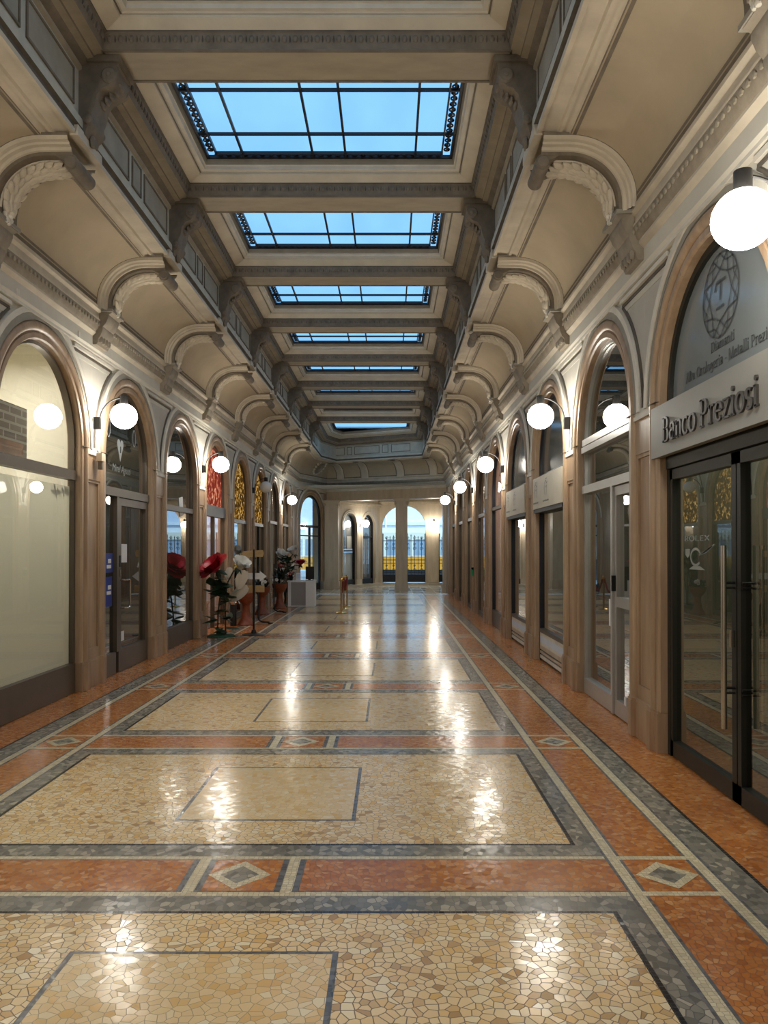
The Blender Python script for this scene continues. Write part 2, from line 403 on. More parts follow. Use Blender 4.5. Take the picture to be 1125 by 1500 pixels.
def write(mb, text, u0, v0, size, depth, m, fn, thick=.115, thin=.04, sx=1.0):
    """fn(u, v, d) -> 3-D point ; u runs with the reading direction"""
    x = u0
    def strip(pl):
        k = len(pl); L = []; Rr = []
        for i, p in enumerate(pl):
            q0 = pl[max(i-1, 0)]; q1 = pl[min(i+1, k-1)]
            if k > 3 and abs(pl[0][0]-pl[-1][0])+abs(pl[0][1]-pl[-1][1]) < 1e-6 and i in (0, k-1): q0, q1 = pl[-2], pl[1]
            dx, dy = q1[0]-q0[0], q1[1]-q0[1]; l = math.hypot(dx, dy) or 1
            dx, dy = dx/l, dy/l
            w = (thin+(thick-thin)*abs(dy)**1.3)/2
            L.append((p[0]-dy*w, p[1]+dx*w)); Rr.append((p[0]+dy*w, p[1]-dx*w))
        rows = []
        for d in (0, depth):
            rows.append([fn(x+a*size*sx, v0+b*size, d) for a, b in L]); rows.append([fn(x+a*size*sx, v0+b*size, d) for a, b in Rr])
        mb.grid([rows[0], rows[2], rows[3], rows[1]], m, False, False)
        for e in (0, -1): mb.poly([rows[0][e], rows[2][e], rows[3][e], rows[1][e]], m)
    for c in text:
        adv, st = GL[c]
        for pl in st:
            if pl == 'dot':
                pp = E(.14, .63, .065, .065, 0, 360, 12)[:-1]
                mb.poly([fn(x+a*size*sx, v0+b*size, depth) for a, b in pp], m)
                mb.grid([[fn(x+a*size*sx, v0+b*size, d) for a, b in pp] for d in (0, depth)], m, True, False)
            else: strip(pl)
        x += adv*size*sx
    return x
def scrawl(mb, pl, w, m, fn, depth=0.002):
    """a thin drawn line: polyline in (u, v)"""
    for (a, b), (c, d) in zip(pl, pl[1:]):
        dx, dy = c-a, d-b; l = math.hypot(dx, dy) or 1; nx, ny = -dy/l*w/2, dx/l*w/2
        mb.poly([fn(a+nx, b+ny, depth), fn(c+nx, d+ny, depth), fn(c-nx, d-ny, depth), fn(a-nx, b-ny, depth)], m)
WALLTXT = lambda n0: (lambda u, v, d: (-u, n0+d, v))   # reading direction runs against local x

# ================================================================= FLOOR
fl = MB()
Z = 0.0
def rect(x0, x1, y0, y1, m, lay):
    z = lay*0.0004
    fl.poly([(x0, y0, z), (x1, y0, z), (x1, y1, z), (x0, y1, z)], m)
YE = 25.6
rect(-2.9, 2.9, YB-.1, YE, 'mosaic_red', 0)
for sgn in (-1, 1):
    for a, b, m in ((2.275, 2.295, 'mosaic_black'), (2.135, 2.275, 'mosaic_grey'), (2.12, 2.135, 'mosaic_slate'), (2.07, 2.12, 'mosaic_cream'), (2.055, 2.07, 'mosaic_slate'),
                    (1.735, 1.75, 'mosaic_slate'), (1.685, 1.735, 'mosaic_cream'), (1.67, 1.685, 'mosaic_slate')):
        x0, x1 = sorted((sgn*a, sgn*b)); rect(x0, x1, YB-.1, YE, m, 3)
BANDS = [PN(n)+(-0.03 if n == -1 else 0) for n in range(N0+1, N1+1)]
def diamond(cx, cy, hx, hy, lay):
    z = lay*0.0004
    fl.poly([(cx-hx, cy, z), (cx, cy-hy, z), (cx+hx, cy, z), (cx, cy+hy, z)], 'mosaic_cream')
    k = .62; z += .0004
    fl.poly([(cx-hx*k, cy, z), (cx, cy-hy*k, z), (cx+hx*k, cy, z), (cx, cy+hy*k, z)], 'mosaic_grey')
rect(-1.67, 1.67, YB-.1, YE, 'mosaic_grey', 1)
for yc in BANDS:
    rect(-1.67, 1.67, yc-.215, yc+.215, 'mosaic_cream', 2)
    rect(-1.67, 1.67, yc-.178, yc+.178, 'mosaic_slate', 3)
    rect(-1.67, 1.67, yc-.165, yc+.165, 'mosaic_red', 4)
    for sgn in (-1, 1):
        x0, x1 = sorted((sgn*1.735, sgn*2.07))
        rect(x0, x1, yc-.215, yc-.172, 'mosaic_cream', 4); rect(x0, x1, yc+.172, yc+.215, 'mosaic_cream', 4)
        diamond(sgn*1.905, yc, .145, .145, 5)
    for c in (-.215, .215):
        c -= .04
        rect(c-.055, c+.055, yc-.178, yc+.178, 'mosaic_slate', 5); rect(c-.026, c+.026, yc-.2, yc+.2, 'mosaic_cream', 6)
    diamond(-.06, yc, .145, .15, 6)
ends = [YB-.1]+BANDS+[YE+.3]
for a, b in zip(ends, ends[1:]):
    y0, y1 = a+(.355 if a > YB else 0.0), b-.355
    if y1-y0 < .5: continue
    rect(-1.57, 1.57, y0, y1, 'mosaic_black', 2); rect(-1.548, 1.548, y0+.02, y1-.02, 'mosaic_beige', 3)
    ym = (y0+y1)/2
    rect(-.56, .44, ym-.52, ym+.52, 'mosaic_slate', 4); rect(-.538, .418, ym-.5, ym+.5, 'mosaic_inner', 5)
fl.poly([(-2.9, YE, .002), (6, YE, .002), (6, 33, .002), (-2.9, 33, .002)], 'marble_floor')
floor = struct(fl.build('floor'), 'polished mosaic floor of beige panels, grey borders and orange bands', 'floor')

# ================================================================= WALLS
def wall_name(side): return 'wall_left' if side == LEFT else 'wall_right'
def wall_loc(side, y, x=W): return ((-x if side == LEFT else x), y, 0)

# --- one spandrel (plaster above the springing), hole for the arch
def spandrel_mesh(R=1.03, hw=BAY/2, spr=SPR, top=3.64, n=-.045, k=20):
    mb = MB()
    for sg in (-1, 1):
        arc = [(sg*R*cos(pi/2*i/k), spr+R*sin(pi/2*i/k)) for i in range(k+1)]
        outer = [(sg*hw, spr+(top-spr)*min(1, i/(k*.5))) if i < k*.5 else (sg*hw*(1-(i-k*.5)/(k*.5)), top) for i in range(k+1)]
        mb.grid([[(x, n, z) for x, z in arc], [(x, n, z) for x, z in outer]], 'plaster_spandrel', False, False)
    return mb
def ring_mesh(R=1.03, spr=SPR, top=3.56, hw=BAY/2):
    mb = MB()
    arc_sweep(mb, [(0, -.045), (0, -.012), (.03, -.02), (.06, -.02), (.06, -.03)], ['greige']*4, R, spr, 0, pi, 28)
    arc_sweep(mb, [(.06, -.03), (.065, -.008), (.12, -.008), (.125, -.045)], ['plaster_white']*3, R, spr, 0, pi, 28)
    a = math.asin((top-spr)/(R+.15))
    for s0, s1 in ((0.0, a), (pi-a, pi)):
        arc_sweep(mb, [(.125, -.0445), (.135, -.03), (.152, -.03), (.162, -.0445)], ['taupe_dark']*3, R, spr, s0, s1, 14)
    s = (R+.15)*cos(a)
    for sg in (-1, 1):
        x0, x1 = sorted((sg*s, sg*hw)); mb.box(x0, x1, -.045, -.03, top-.012, top+.012, 'taupe_dark')
        mb.box(x0, x1, -.045, -.012, top+.02, top+.055, 'plaster_white')
    return mb
SURR = [(0, -.17), (0, -.035), (.012, -.02), (.056, -.02), (.062, -.036), (.072, -.036), (.08, -.022), (.095, -.006), (.12, 0), (.145, -.006), (.16, -.02), (.165, -.045)]
def surround_mesh(R=R0, spr=SPR, z0=.30):
    mb = MB(); arch_sweep(mb, SURR, 'stone', R, spr, z0, 24)
    for zz in (spr,):      # block joint at the springing
        for sg in (-1, 1):
            x0, x1 = sorted((sg*(R-.001), sg*(R+.166))); mb.box(x0, x1, -.03, .0015, zz-.002, zz+.002, 'taupe')
    for an in (62, 118):
        c, s = cos(radians(an)), sin(radians(an)); 
        p = [((R+r)*c, nn, spr+(R+r)*s) for r, nn in ((-.001, -.165), (-.001, -.034), (.012, -.019), (.056, -.019), (.08, -.02), (.12, .001), (.16, -.019))]
        q = [((R+r)*c-.004*s, nn, spr+(R+r)*s+.004*c) for r, nn in ((-.001, -.165), (-.001, -.034), (.012, -.019), (.056, -.019), (.08, -.02), (.12, .001), (.16, -.019))]
        mb.grid([p, q], 'taupe', False, False)
    return mb
def plinth_mesh(R=R0, hw=BAY/2, h=.29):
    """plinth at a pilaster: centred on the pilaster axis, both jambs included"""
    mb = MB(); j = hw-R
    pr = [(-j, -.17), (-j, -.008), (-j+.075, -.008), (-j+.085, .018), (-j+.165, .018), (-j+.175, -.012), (j-.175, -.012), (j-.165, .018), (j-.085, .018), (j-.075, -.008), (j, -.008), (j, -.17)]
    mb.prism(pr, 'z', 0.002, h, 'stone')
    sc = 0.985
    mb.prism([(x*sc, n-.006 if n > -.1 else n) for x, n in pr], 'z', h, h+.018, 'stone')
    return mb
def strip_mesh(hw=BAY/2, R=R0, spr=SPR):
    """pilaster strip between two arches: sunk panel, small cap at the springing"""
    mb = MB(); j = hw-R-.16; z1 = spr-.06
    mb.box(-j, j, -.16, -.05, .3, z1, 'stone')
    for sg in (-1, 1):
        x0, x1 = sorted((sg*j, sg*(j-.045))); mb.box(x0, x1, -.05, -.034, .3, z1, 'stone')
    mb.box(-j+.045, j-.045, -.05, -.034, .3, .42, 'stone'); mb.box(-j+.045, j-.045, -.05, -.034, z1-.30, z1-.27, 'stone')
    mb.box(-j, j, -.05, -.026, z1-.27, z1, 'stone')
    mb.box(-j-.01, j+.01, -.06, -.012, z1, z1+.035, 'plaster_white'); mb.box(-j, j, -.06, -.02, z1+.035, spr+.02, 'plaster_white')
    return mb
M_SP, M_RING, M_SUR, M_PL, M_ST = (f().mesh(n) for f, n in ((spandrel_mesh, 'spandrel'), (ring_mesh, 'arch_moulding'), (surround_mesh, 'arch_surround'), (plinth_mesh, 'plinth'), (strip_mesh, 'pilaster')))

walls = {}
for side in (LEFT, RIGHT):
    sg = -1 if side == LEFT else 1
    mb = MB()   # the wall body: party walls behind each pilaster and the fill above the arches
    for n in range(N0, N1+1):
        y = PN(n); x0, x1 = sorted((sg*(W+.10), sg*(W+1.9)))
        mb.box(x0, x1, y-.15, y+.15 if n < N1 else 26.7, 0, 3.7, 'plaster_wall')
    x0, x1 = sorted((sg*(W+.04), sg*(W+.16))); mb.box(x0, x1, YB, 26.7, 3.5, 4.3, 'plaster_wall')
    xs = sg*(W+.045)
    mb.poly([(xs, PN(N1)+.1, 0), (xs, 26.7, 0), (xs, 26.7, 3.65), (xs, PN(N1)+.1, 3.65)], 'plaster_spandrel')
    w = struct(mb.build(wall_name(side)), 'long arcaded plaster wall on the %s of the gallery' % ('left' if sg < 0 else 'right'), 'wall')
    walls[side] = w
    for b in range(N0, N1):
        y = (PN(b)+PN(b+1))/2
        for nm, me in (('spandrel', M_SP), ('arch_moulding', M_RING), ('arch_surround', M_SUR)): link(nm, me, w, wall_loc(side, y), side)
    for n in range(N0, N1+1):
        link('plinth', M_PL, w, wall_loc(side, PN(n)), side); link('pilaster', M_ST, w, wall_loc(side, PN(n)), side)
    # quiet stretch between the last pilaster and the corner
    pm = MB(); pm.box(-.5, .5, -.16, -.02, .3, 3.55, 'stone'); pm.box(-.52, .52, -.16, .0, .002, .3, 'stone')
    pm.box(-.52, .52, -.16, .0, 3.4, 3.56, 'stone_pale')
    pm.build('pilaster', w, wall_loc(side, 26.18), side)

# --- chamfered corner on the left, with its own arch
chd = Vector((-1.75+W, 28.9-26.7)).normalized(); chn = Vector((chd.y, -chd.x)); CHR = atan2(-chn.x, chn.y)
chc = (Vector((-W, 26.7))+Vector((-1.75, 28.9)))/2
mb = MB(); 
for sg in (-1, 1):
    x0, x1 = sorted((sg*1.02, sg*1.18)); mb.box(x0, x1, -.15, -.02, 0, 3.64, 'stone')
mb.box(-1.18, 1.18, -.2, -.12, 3.44, 4.2, 'plaster_wall'); mb.box(-1.5, -1.02, -.5, -.1, 0, 3.64, 'stone')
wc = struct(mb.build('wall_corner', None, (chc.x, chc.y, 0), CHR), 'canted corner wall with one tall arch', 'wall')
for nm, me in (('spandrel', M_SP), ('arch_moulding', M_RING), ('arch_surround', M_SUR)): link(nm, me, wc)
wb = MB(); wb.box(-4.6, 4.6, YB-.2, YB, 0, 6.2, 'plaster_wall')
struct(wb.build('wall_back'))

# ================================================================= CORNICE, COVE, PARAPET
ce = MB()
CORN = [(-.045, 3.63), (.0, 3.63), (.0, 3.655), (.018, 3.675), (.018, 3.79), (.03, 3.80), (.055, 3.825), (.055, 3.845), (.07, 3.855), (.10, 3.945), (.10, 3.965), (.085, 3.975), (.085, 4.03), (.118, 4.05), (.118, 4.08), (.105, 4.095), (.105, 4.13)]
CM = ['plaster_white']*2+['plaster_wall']*2+['plaster_light']*3+['corbel_paint', 'corbel_paint']+['plaster_light']*6+['taupe']
sweep_plan(ce, CORN, CM)
cornice_mb = ce
ceil_mb = MB()
TOPP = [(.105+.49*(1-cos(t)), 4.13+.465*sin(t)) for t in [pi/2*i/12 for i in range(13)]]
sweep_plan(ceil_mb, TOPP, 'plaster_panel')
LIP = [(.595, 4.595), (.605, 4.595), (.615, 4.61), (.645, 4.622), (.66, 4.622), (.665, 4.607), (.69, 4.607), (.70, 4.63), (.81, 4.635), (.815, 4.622), (.845, 4.622), (.848, 4.655), (.835, 4.665), (.835, 4.70)]
sweep_plan(ceil_mb, LIP, ['taupe']+['plaster_light']*11+['taupe_dark'])
PAR = [(.835, 4.70), (.86, 4.715), (.862, 4.78), (.838, 4.80), (.825, 4.815), (.825, 5.16), (.85, 5.175), (.85, 5.20), (.885, 5.215), (.90, 5.24)]
PM = ['taupe_dark', 'parapet_light', 'parapet_light', 'parapet_light', 'parapet_light', 'beam_paint', 'beam_paint', 'taupe', 'taupe']
par_mb = MB(); sweep_plan(par_mb, PAR, PM)
TOP = [(.90, 5.24), (.95, 5.25), (.955, 5.265), (.985, 5.28), (1.035, 5.28)]
sweep_plan(par_mb, TOP, ['beam_paint', 'taupe', 'beam_paint', 'beam_paint'])
ceiling = struct(ceil_mb.build('ceiling'), 'coved and coffered plaster ceiling with skylights', 'ceiling')
cornice_mb.build('cornice', ceiling); par_mb.build('parapet', ceiling)

# egg ornament on the cornice band
eg = MB()
for side in (-1, 1):
    y = 3.0
    while y < 26.3:
        eg.ell((side*(W-.095), y, 3.91), (.012, .022, .022), 'beam_paint', 6, 4); y += .075
eg.build('egg_moulding', ceiling)

# --- ribs (local wall frame: x along, y = n into the hall)
def rib_path(off):
    """section in (n, z), proud of the cove by off"""
    a, b = .49-off, .465-off
    pts = [(.105+off, 4.06), (.105+off, 4.13)]
    pts += [(.595-a*cos(t), 4.13+b*sin(t)) for t in [pi/2*i/14 for i in range(1, 15)]]
    pts += [(.70, 4.595-off), (.80, 4.595-off)]
    return pts
def rib_mesh():
    mb = MB()
    def band(p, hw0, hw1, off0, off1, m):
        lo, hi = rib_path(off0), rib_path(off1)
        mb.grid([[(hw0*p, n, z) for n, z in lo], [(hw1*p, n, z) for n, z in hi]], m, False, True)
    for p in (-1, 1):
        band(p, .290, .275, -.01, .004, 'taupe'); band(p, .275, .268, .004, .03, 'plaster_light')
        band(p, .268, .238, .03, .036, 'plaster_light'); band(p, .238, .232, .036, .05, 'plaster_light')
        band(p, .232, .200, .05, .056, 'plaster_light'); band(p, .200, .195, .056, .078, 'plaster_light')
        band(p, .195, .180, .078, .082, 'plaster_light'); band(p, .180, .175, .082, .105, 'taupe')
    lo = rib_path(.105)
    mb.grid([[(-.175, n, z) for n, z in lo], [(.175, n, z) for n, z in lo]], 'taupe', False, True)
    # flat ground of the lip crossing
    mb.box(-.24, .24, .80, .868, 4.612, 4.69, 'plaster_light')
    return mb
def scroll_mesh():
    mb = MB()    # the scroll the rib ends in
    cn, cz, r = .785, 4.440, .058
    pr = [(.66, 4.492), (.785, 4.498)]+[(cn+r*cos(t), cz+r*sin(t)) for t in [radians(a) for a in range(90, -151, -20)]]+[(.745, 4.455), (.70, 4.470)]
    mb.prism(pr, 'x', -.172, .172, 'taupe', True)
    for sg in (-1, 1):
        l = MB(); l.lathe([(.015, -.012), (.042, -.012), (.05, 0), (.042, .012), (.015, .012)], 'taupe', k=14); mb.add(l, Matrix.Translation((sg*.175, cn, cz)) @ Matrix.Rotation(pi/2, 4, 'Y'))
    return mb
def garland_mesh():
    mb = MB(); rnd = random.Random(3)
    pts = rib_path(.115)[1:-1]
    P = [Vector((0, n, z)) for n, z in pts]
    L = 0; seg = []
    for a, b in zip(P, P[1:]): seg.append((L, a, b)); L += (b-a).length
    def at(t):
        for l, a, b in reversed(seg):
            if t >= l: d = (b-a).normalized(); return a+d*(t-l), d
        return P[0], (P[1]-P[0]).normalized()
    nl = 9
    for i in range(nl):
        t = L*(i+.4)/nl; p, d = at(t); u = Vector((1, 0, 0)); nn = u.cross(d)
        if nn.y < 0 and nn.z > 0: nn = -nn
        if (Vector((0, .6, 4.1))-p).dot(nn) < 0: nn = -nn
        w = .10 if i else .07
        for j in range(-2, 3):
            q = p+u*(j*w*.42)+d*(.03-.018*abs(j))+nn*(.012+.012*(2-abs(j))+rnd.uniform(0, .012))
            M = Matrix((u, d, nn)).transposed() @ Matrix.Rotation(-j*.28, 3, 'Z')
            mb.ell(q, (.027, .062, .028), 'plaster_light', 7, 4, M.to_3x3())
        q = p-d*.035+nn*.035; M = Matrix((u, d, nn)).transposed(); mb.ell(q, (.03, .03, .026), 'plaster_light', 7, 4, M.to_3x3())
    for k in range(7):   # rosette where the garland starts
        a = 2*pi*k/7; mb.ell((.045*cos(a), .225, 4.10+.045*sin(a)), (.026, .022, .026), 'plaster_white', 6, 4)
    mb.ell((0, .24, 4.10), (.025, .025, .025), 'plaster_white', 6, 4)
    # thin bead beside the leaves
    for sg in (-1, 1): mb.tube([p+Vector((sg*.105, 0, 0)) for p in P], .009, 'plaster_light', 5)
    return mb
def corbel_mesh():
    mb = MB()
    pr = [(.0, 3.70), (.06, 3.70), (.075, 3.73), (.075, 3.76), (.10, 3.79), (.125, 3.86), (.125, 3.89), (.16, 3.93), (.185, 3.99), (.185, 4.02), (.225, 4.04), (.225, 4.075), (.0, 4.075)]
    mb.prism(pr, 'x', -.16, .16, 'corbel_paint')
    for k in (-.11, -.037, .037, .11): mb.ell((k, .085, 3.76), (.03, .03, .045), 'corbel_paint', 6, 4)
    mb.box(-.19, .19, .0, .235, 4.045, 4.075, 'greige')
    return mb
def bracket_mesh():
    mb = MB()
    pr = [(.82, 5.27), (1.13, 5.27), (1.13, 5.21), (1.115, 5.20), (1.12, 5.15), (1.10, 5.09), (1.05, 5.05), (1.00, 5.03), (.965, 4.98), (.95, 4.90), (.925, 4.84), (.93, 4.79), (.915, 4.745), (.885, 4.72), (.875, 4.68), (.82, 4.66)]
    mb.prism(pr, 'x', -.13, .13, 'taupe', False)
    mb.box(-.155, .155, .82, 1.15, 5.225, 5.275, 'taupe')
    for sg in (-1, 1):
        for (n, z, r) in ((1.06, 5.13, .062), (.895, 4.79, .04)):
            l = MB(); l.lathe([(.01, -.014), (r*.8, -.014), (r, -.004), (r, .004), (r*.8, .014), (.01, .014)], 'taupe', k=14)
            mb.add(l, Matrix.Translation((sg*.132, n, z)) @ Matrix.Rotation(pi/2, 4, 'Y'))
            mb.ell((sg*.145, n, z), (.012, r*.35, r*.35), 'taupe', 8, 4)
    for i in range(5): mb.ell((0, .965+.035*i, 4.97+.035*i), (.06, .022, .03), 'taupe', 6, 4)
    mb.ell((0, .885, 4.68), (.05, .03, .05), 'taupe', 6, 4)
    return mb
def parapet_panel_mesh():
    mb = MB(); n = .826
    for x0, x1 in ((-.98, -.22), (-.13, .13), (.22, .98)):
        for (a, b, c, d) in ((x0, x1, 4.85, 4.868), (x0, x1, 5.112, 5.13), (x0, x0+.018, 4.85, 5.13), (x1-.018, x1, 4.85, 5.13)): mb.box(a, b, n-.004, n+.012, c, d, 'taupe')
        mb.poly([(x0+.018, n+.003, 4.868), (x1-.018, n+.003, 4.868), (x1-.018, n+.003, 5.112), (x0+.018, n+.003, 5.112)], 'parapet_panel')
    return mb
def cove_border_mesh(h=BAY/2):
    """dark line that frames a cove panel, along its foot and top"""
    mb = MB()
    for t0, t1 in ((.02, .075), (pi/2-.075, pi/2-.02)):
        a = [(.105+.49*(1-cos(t))+.003*cos(t), 4.13+.465*sin(t)-.003*sin(t)) for t in (t0, t1)]
        mb.grid([[(-h+.27, n, z), (h-.27, n, z)] for n, z in a], 'taupe', False, False)
    return mb
M_RIB, M_SCR, M_GAR, M_COR, M_BRA, M_PP, M_CB = (f().mesh(n) for f, n in ((rib_mesh, 'vault_rib'), (scroll_mesh, 'rib_scroll'), (garland_mesh, 'leaf_garland'), (corbel_mesh, 'corbel'), (bracket_mesh, 'bracket'), (parapet_panel_mesh, 'parapet_panel'), (cove_border_mesh, 'cove_border')))
for side in (LEFT, RIGHT):
    for n in range(N0, 8):
        r = link('vault_rib', M_RIB, ceiling, wall_loc(side, PN(n)), side)
        for nm, me in (('rib_scroll', M_SCR), ('leaf_garland', M_GAR), ('corbel', M_COR)): link(nm, me, r)
        link('bracket', M_BRA, ceiling, wall_loc(side, PN(n)), side)
    for b in range(N0, 7):
        y = (PN(b)+PN(b+1))/2
        link('parapet_panel', M_PP, ceiling, wall_loc(side, y), side); link('cove_border', M_CB, ceiling, wall_loc(side, y), side)
    link('parapet_panel', M_PP, ceiling, wall_loc(side, PN(7)+1.25), side)
# end cove: three framed panels and flat ribs between them
ed = Vector((W+1.75, 26.7-28.9)).normalized(); en = Vector((ed.y, -ed.x)); EMID = (Vector((-1.75, 28.9))+Vector((W, 26.7)))/2
ER = atan2(-en.x, en.y)
mb = MB()
for c, hw in ((-2.0, .12), (-.72, .12), (.72, .12), (1.75, .12)):
    for p in (-1, 1):
        lo, hi = rib_path(.0), rib_path(.035)
        mb.grid([[(c+hw*p*1.25, n, z) for n, z in lo], [(c+hw*p, n, z) for n, z in hi]], 'plaster_light', False, True)
        mb.grid([[(c+hw*p*1.45, n, z+.001) for n, z in rib_path(.004)], [(c+hw*p*1.25, n, z) for n, z in rib_path(.006)]], 'taupe', False, True)
    lo = rib_path(.035); mb.grid([[(c-hw, n, z) for n, z in lo], [(c+hw, n, z) for n, z in lo]], 'plaster_light', False, True)
mb.build('end_cove_ribs'[:-1], ceiling, (EMID.x, EMID.y, 0), ER)
pp = MB()
for x0, x1 in ((-1.45, -.72), (-.60, -.36), (-.25, .75), (.85, 1.05), (1.15, 1.75)):
    for (a, b, c, d) in ((x0, x1, 4.85, 4.868), (x0, x1, 5.112, 5.13), (x0, x0+.018, 4.85, 5.13), (x1-.018, x1, 4.85, 5.13)): pp.box(a, b, .822, .838, c, d, 'taupe')
pp.build('parapet_panel', ceiling, (EMID.x, EMID.y, 0), ER)
# medallion on the canted corner cove
md = MB(); l = MB(); l.lathe([(.02, .02), (.2, .02), (.22, .035), (.26, .05), (.29, .035), (.31, -.03)], 'corbel_paint', k=24, cap=True)
MR = Matrix.Rotation(radians(-132), 4, 'X'); md.add(l, Matrix.Translation((0, .27, 4.44)) @ MR)
for k in range(16):
    a = 2*pi*k/16; v = MR @ Vector((.3*cos(a), .3*sin(a), .03)); md.ell((v.x, v.y+.27, v.z+4.44), (.05, .05, .05), 'plaster_light', 6, 4)
md.build('medallion', ceiling, (chc.x, chc.y, 0), CHR)

# --- beams, coffers, skylights
def beam_mesh():
    mb = MB(); mb.box(-1.56, 1.56, -.2, .2, 5.28, 5.5, 'beam_paint')
    for sg in (-1, 1): mb.box(-1.55, 1.55, sg*.19-.012, sg*.19+.012, 5.272, 5.283, 'taupe')
    return mb
M_BEAM = beam_mesh().mesh('beam')
for n in range(N0, 8): link('beam', M_BEAM, ceiling, (0, PN(n), 0))
LOOPS = [(0, 0, 5.28), (.006, .006, 5.30), (.012, .012, 5.315), (.03, .03, 5.385), (.045, .04, 5.392), (.045, .04, 5.404), (.165, .105, 5.458), (.17, .108, 5.475), (.185, .115, 5.475), (.19, .12, 5.49), (.225, .145, 5.495), (.23, .15, 5.525), (.245, .17, 5.53), (.255, .18, 5.56), (.265, .19, 5.62)]
LM = ['taupe', 'taupe', 'taupe', 'taupe', 'taupe_dark', 'coffer_paint', 'coffer_paint', 'taupe', 'coffer_paint', 'plaster_white', 'plaster_white', 'plaster_white', 'greige', 'greige']
def inset(poly, dx, dy):
    """inset a convex polygon (counter-clockwise): edges along x move by dy, others by dx"""
    k = len(poly); lines = []
    for i in range(k):
        p, q = Vector(poly[i]), Vector(poly[(i+1) % k]); d = (q-p).normalized(); n = Vector((-d.y, d.x))
        off = abs(n.x)*dx+abs(n.y)*dy
        lines.append((p+n*off, d))
    out = []
    for i in range(k):
        p, d = lines[i-1]; q, e = lines[i]
        t = ((q-p).x*e.y-(q-p).y*e.x)/(d.x*e.y-d.y*e.x); r = p+d*t; out.append((r.x, r.y))
    return out
def coffer(poly):
    mb = MB()
    rows = [[(x, y, z) for x, y in inset(poly, dx, dy)] for dx, dy, z in LOOPS]
    mb.grid(rows, LM, True, False)
    pl = inset(poly, .02, .02)     # egg-and-dart
    for i in range(len(pl)):
        p, q = Vector(pl[i]), Vector(pl[(i+1) % len(pl)]); L = (q-p).length; k = int(L/.082); d = (q-p).normalized()
        for j in range(k):
            c = p+(q-p)*((j+.5)/k)
            M = Matrix.Rotation(atan2(d.y, d.x), 3, 'Z')
            mb.ell((c.x, c.y, 5.352), (.024, .014, .03), 'taupe', 6, 4, M)
            c2 = p+(q-p)*(j/k); mb.ell((c2.x, c2.y, 5.352), (.007, .012, .033), 'taupe_dark', 4, 3, M)
    return mb
RECT = [(-1.545, -1.01), (1.545, -1.01), (1.545, 1.01), (-1.545, 1.01)]
M_COF = coffer(RECT).mesh('coffer')
def sky_meshes():
    hx, hy, z = 1.28, .82, 5.60
    pane = MB(); pane.poly([(-hx, -hy, z+.02), (-hx, hy, z+.02), (hx, hy, z+.02), (hx, -hy, z+.02)], 'skylight_pane')
    bar = MB(); ex = MB()
    bw = .011
    bars = []
    for x in (-.895, -.17, .17, .895): bars.append((x-bw, x+bw, -hy, hy))
    for y in (-.365, .365): bars.append((-hx, hx, y-bw, y+bw))
    border = MB()
    for (a, b, c, d) in ((-hx, hx, -hy, -hy+.02), (-hx, hx, hy-.02, hy), (-hx, -hx+.025, -hy, hy), (hx-.025, hx, -hy, hy), (-hx+.1, hx-.1, -hy+.085, -hy+.097), (-hx+.1, hx-.1, hy-.097, hy-.085), (-hx+.105, -hx+.12, -hy+.09, hy-.09), (hx-.12, hx-.105, -hy+.09, hy-.09)):
        border.box(a, b, c, d, z-.02, z+.015, 'iron')
    def ring(cx, cy, r):
        k = 10
        rows = [[(cx+(r+d)*cos(2*pi*i/k), cy+(r+d)*sin(2*pi*i/k), zz) for i in range(k)] for d, zz in ((-.007, z), (.007, z), (.007, z+.01), (-.007, z+.01), (-.007, z))]
        border.grid(rows, 'iron', True, False)
    def scrolls(p, q, side):
        L = math.hypot(q[0]-p[0], q[1]-p[1]); k = int(L/.085)
        for i in range(k):
            t = (i+.5)/k; cx, cy = p[0]+(q[0]-p[0])*t, p[1]+(q[1]-p[1])*t
            ring(cx, cy, .027); ring(cx+side[0]*.012*(1 if i % 2 else -1), cy+side[1]*.012*(1 if i % 2 else -1), .014)
            t2 = i/k; border.ell((p[0]+(q[0]-p[0])*t2, p[1]+(q[1]-p[1])*t2, z), (.016, .016, .008), 'iron', 6, 3)
    for sg in (-1, 1):
        scrolls((sg*(hx-.065), -hy+.1), (sg*(hx-.065), hy-.1), (1, 0)); scrolls((-hx+.1, sg*(hy-.053)), (hx-.1, sg*(hy-.053)), (0, 1))
    barm = []
    for (a, b, c, d) in bars:
        m = MB(); m.box(a, b, c, d, z-.015, z+.012, 'iron'); barm.append(m.mesh('glazing_bar'))
    return pane.mesh('pane'), border.mesh('ornate_border'), barm
M_PANE, M_BORD, M_BARS = sky_meshes()
wn = 0
def next_window(prefix='window'):
    global wn; wn += 1; return '%s_%d' % (prefix, wn)
for b in range(N0, 7):
    y = (PN(b)+PN(b+1))/2
    link('coffer', M_COF, ceiling, (0, y, 0))
    s = struct(empty(next_window(), (0, y, 0)), 'blue skylight with iron filigree border in the ceiling', 'skylight')
    link('pane', M_PANE, s); link('ornate_border', M_BORD, s)
    for m in M_BARS: link('glazing_bar', m, s)
offp = offset_poly(BASE, 1.035)
poly7 = [(-1.545, PN(7)+.2), (1.545, PN(7)+.2), (1.545, offp[3][1]), (offp[2][0], offp[2][1]), (-1.545, offp[1][1])]
cf = coffer(poly7); cf.build('coffer', ceiling)
g7 = inset(poly7, .265, .19)
s = struct(empty(next_window()), 'skylight over the skewed end of the gallery', 'skylight')
mb = MB(); mb.poly([(x, y, 5.62) for x, y in reversed(g7)], 'skylight_pane'); mb.build('pane', s)
mb = MB()
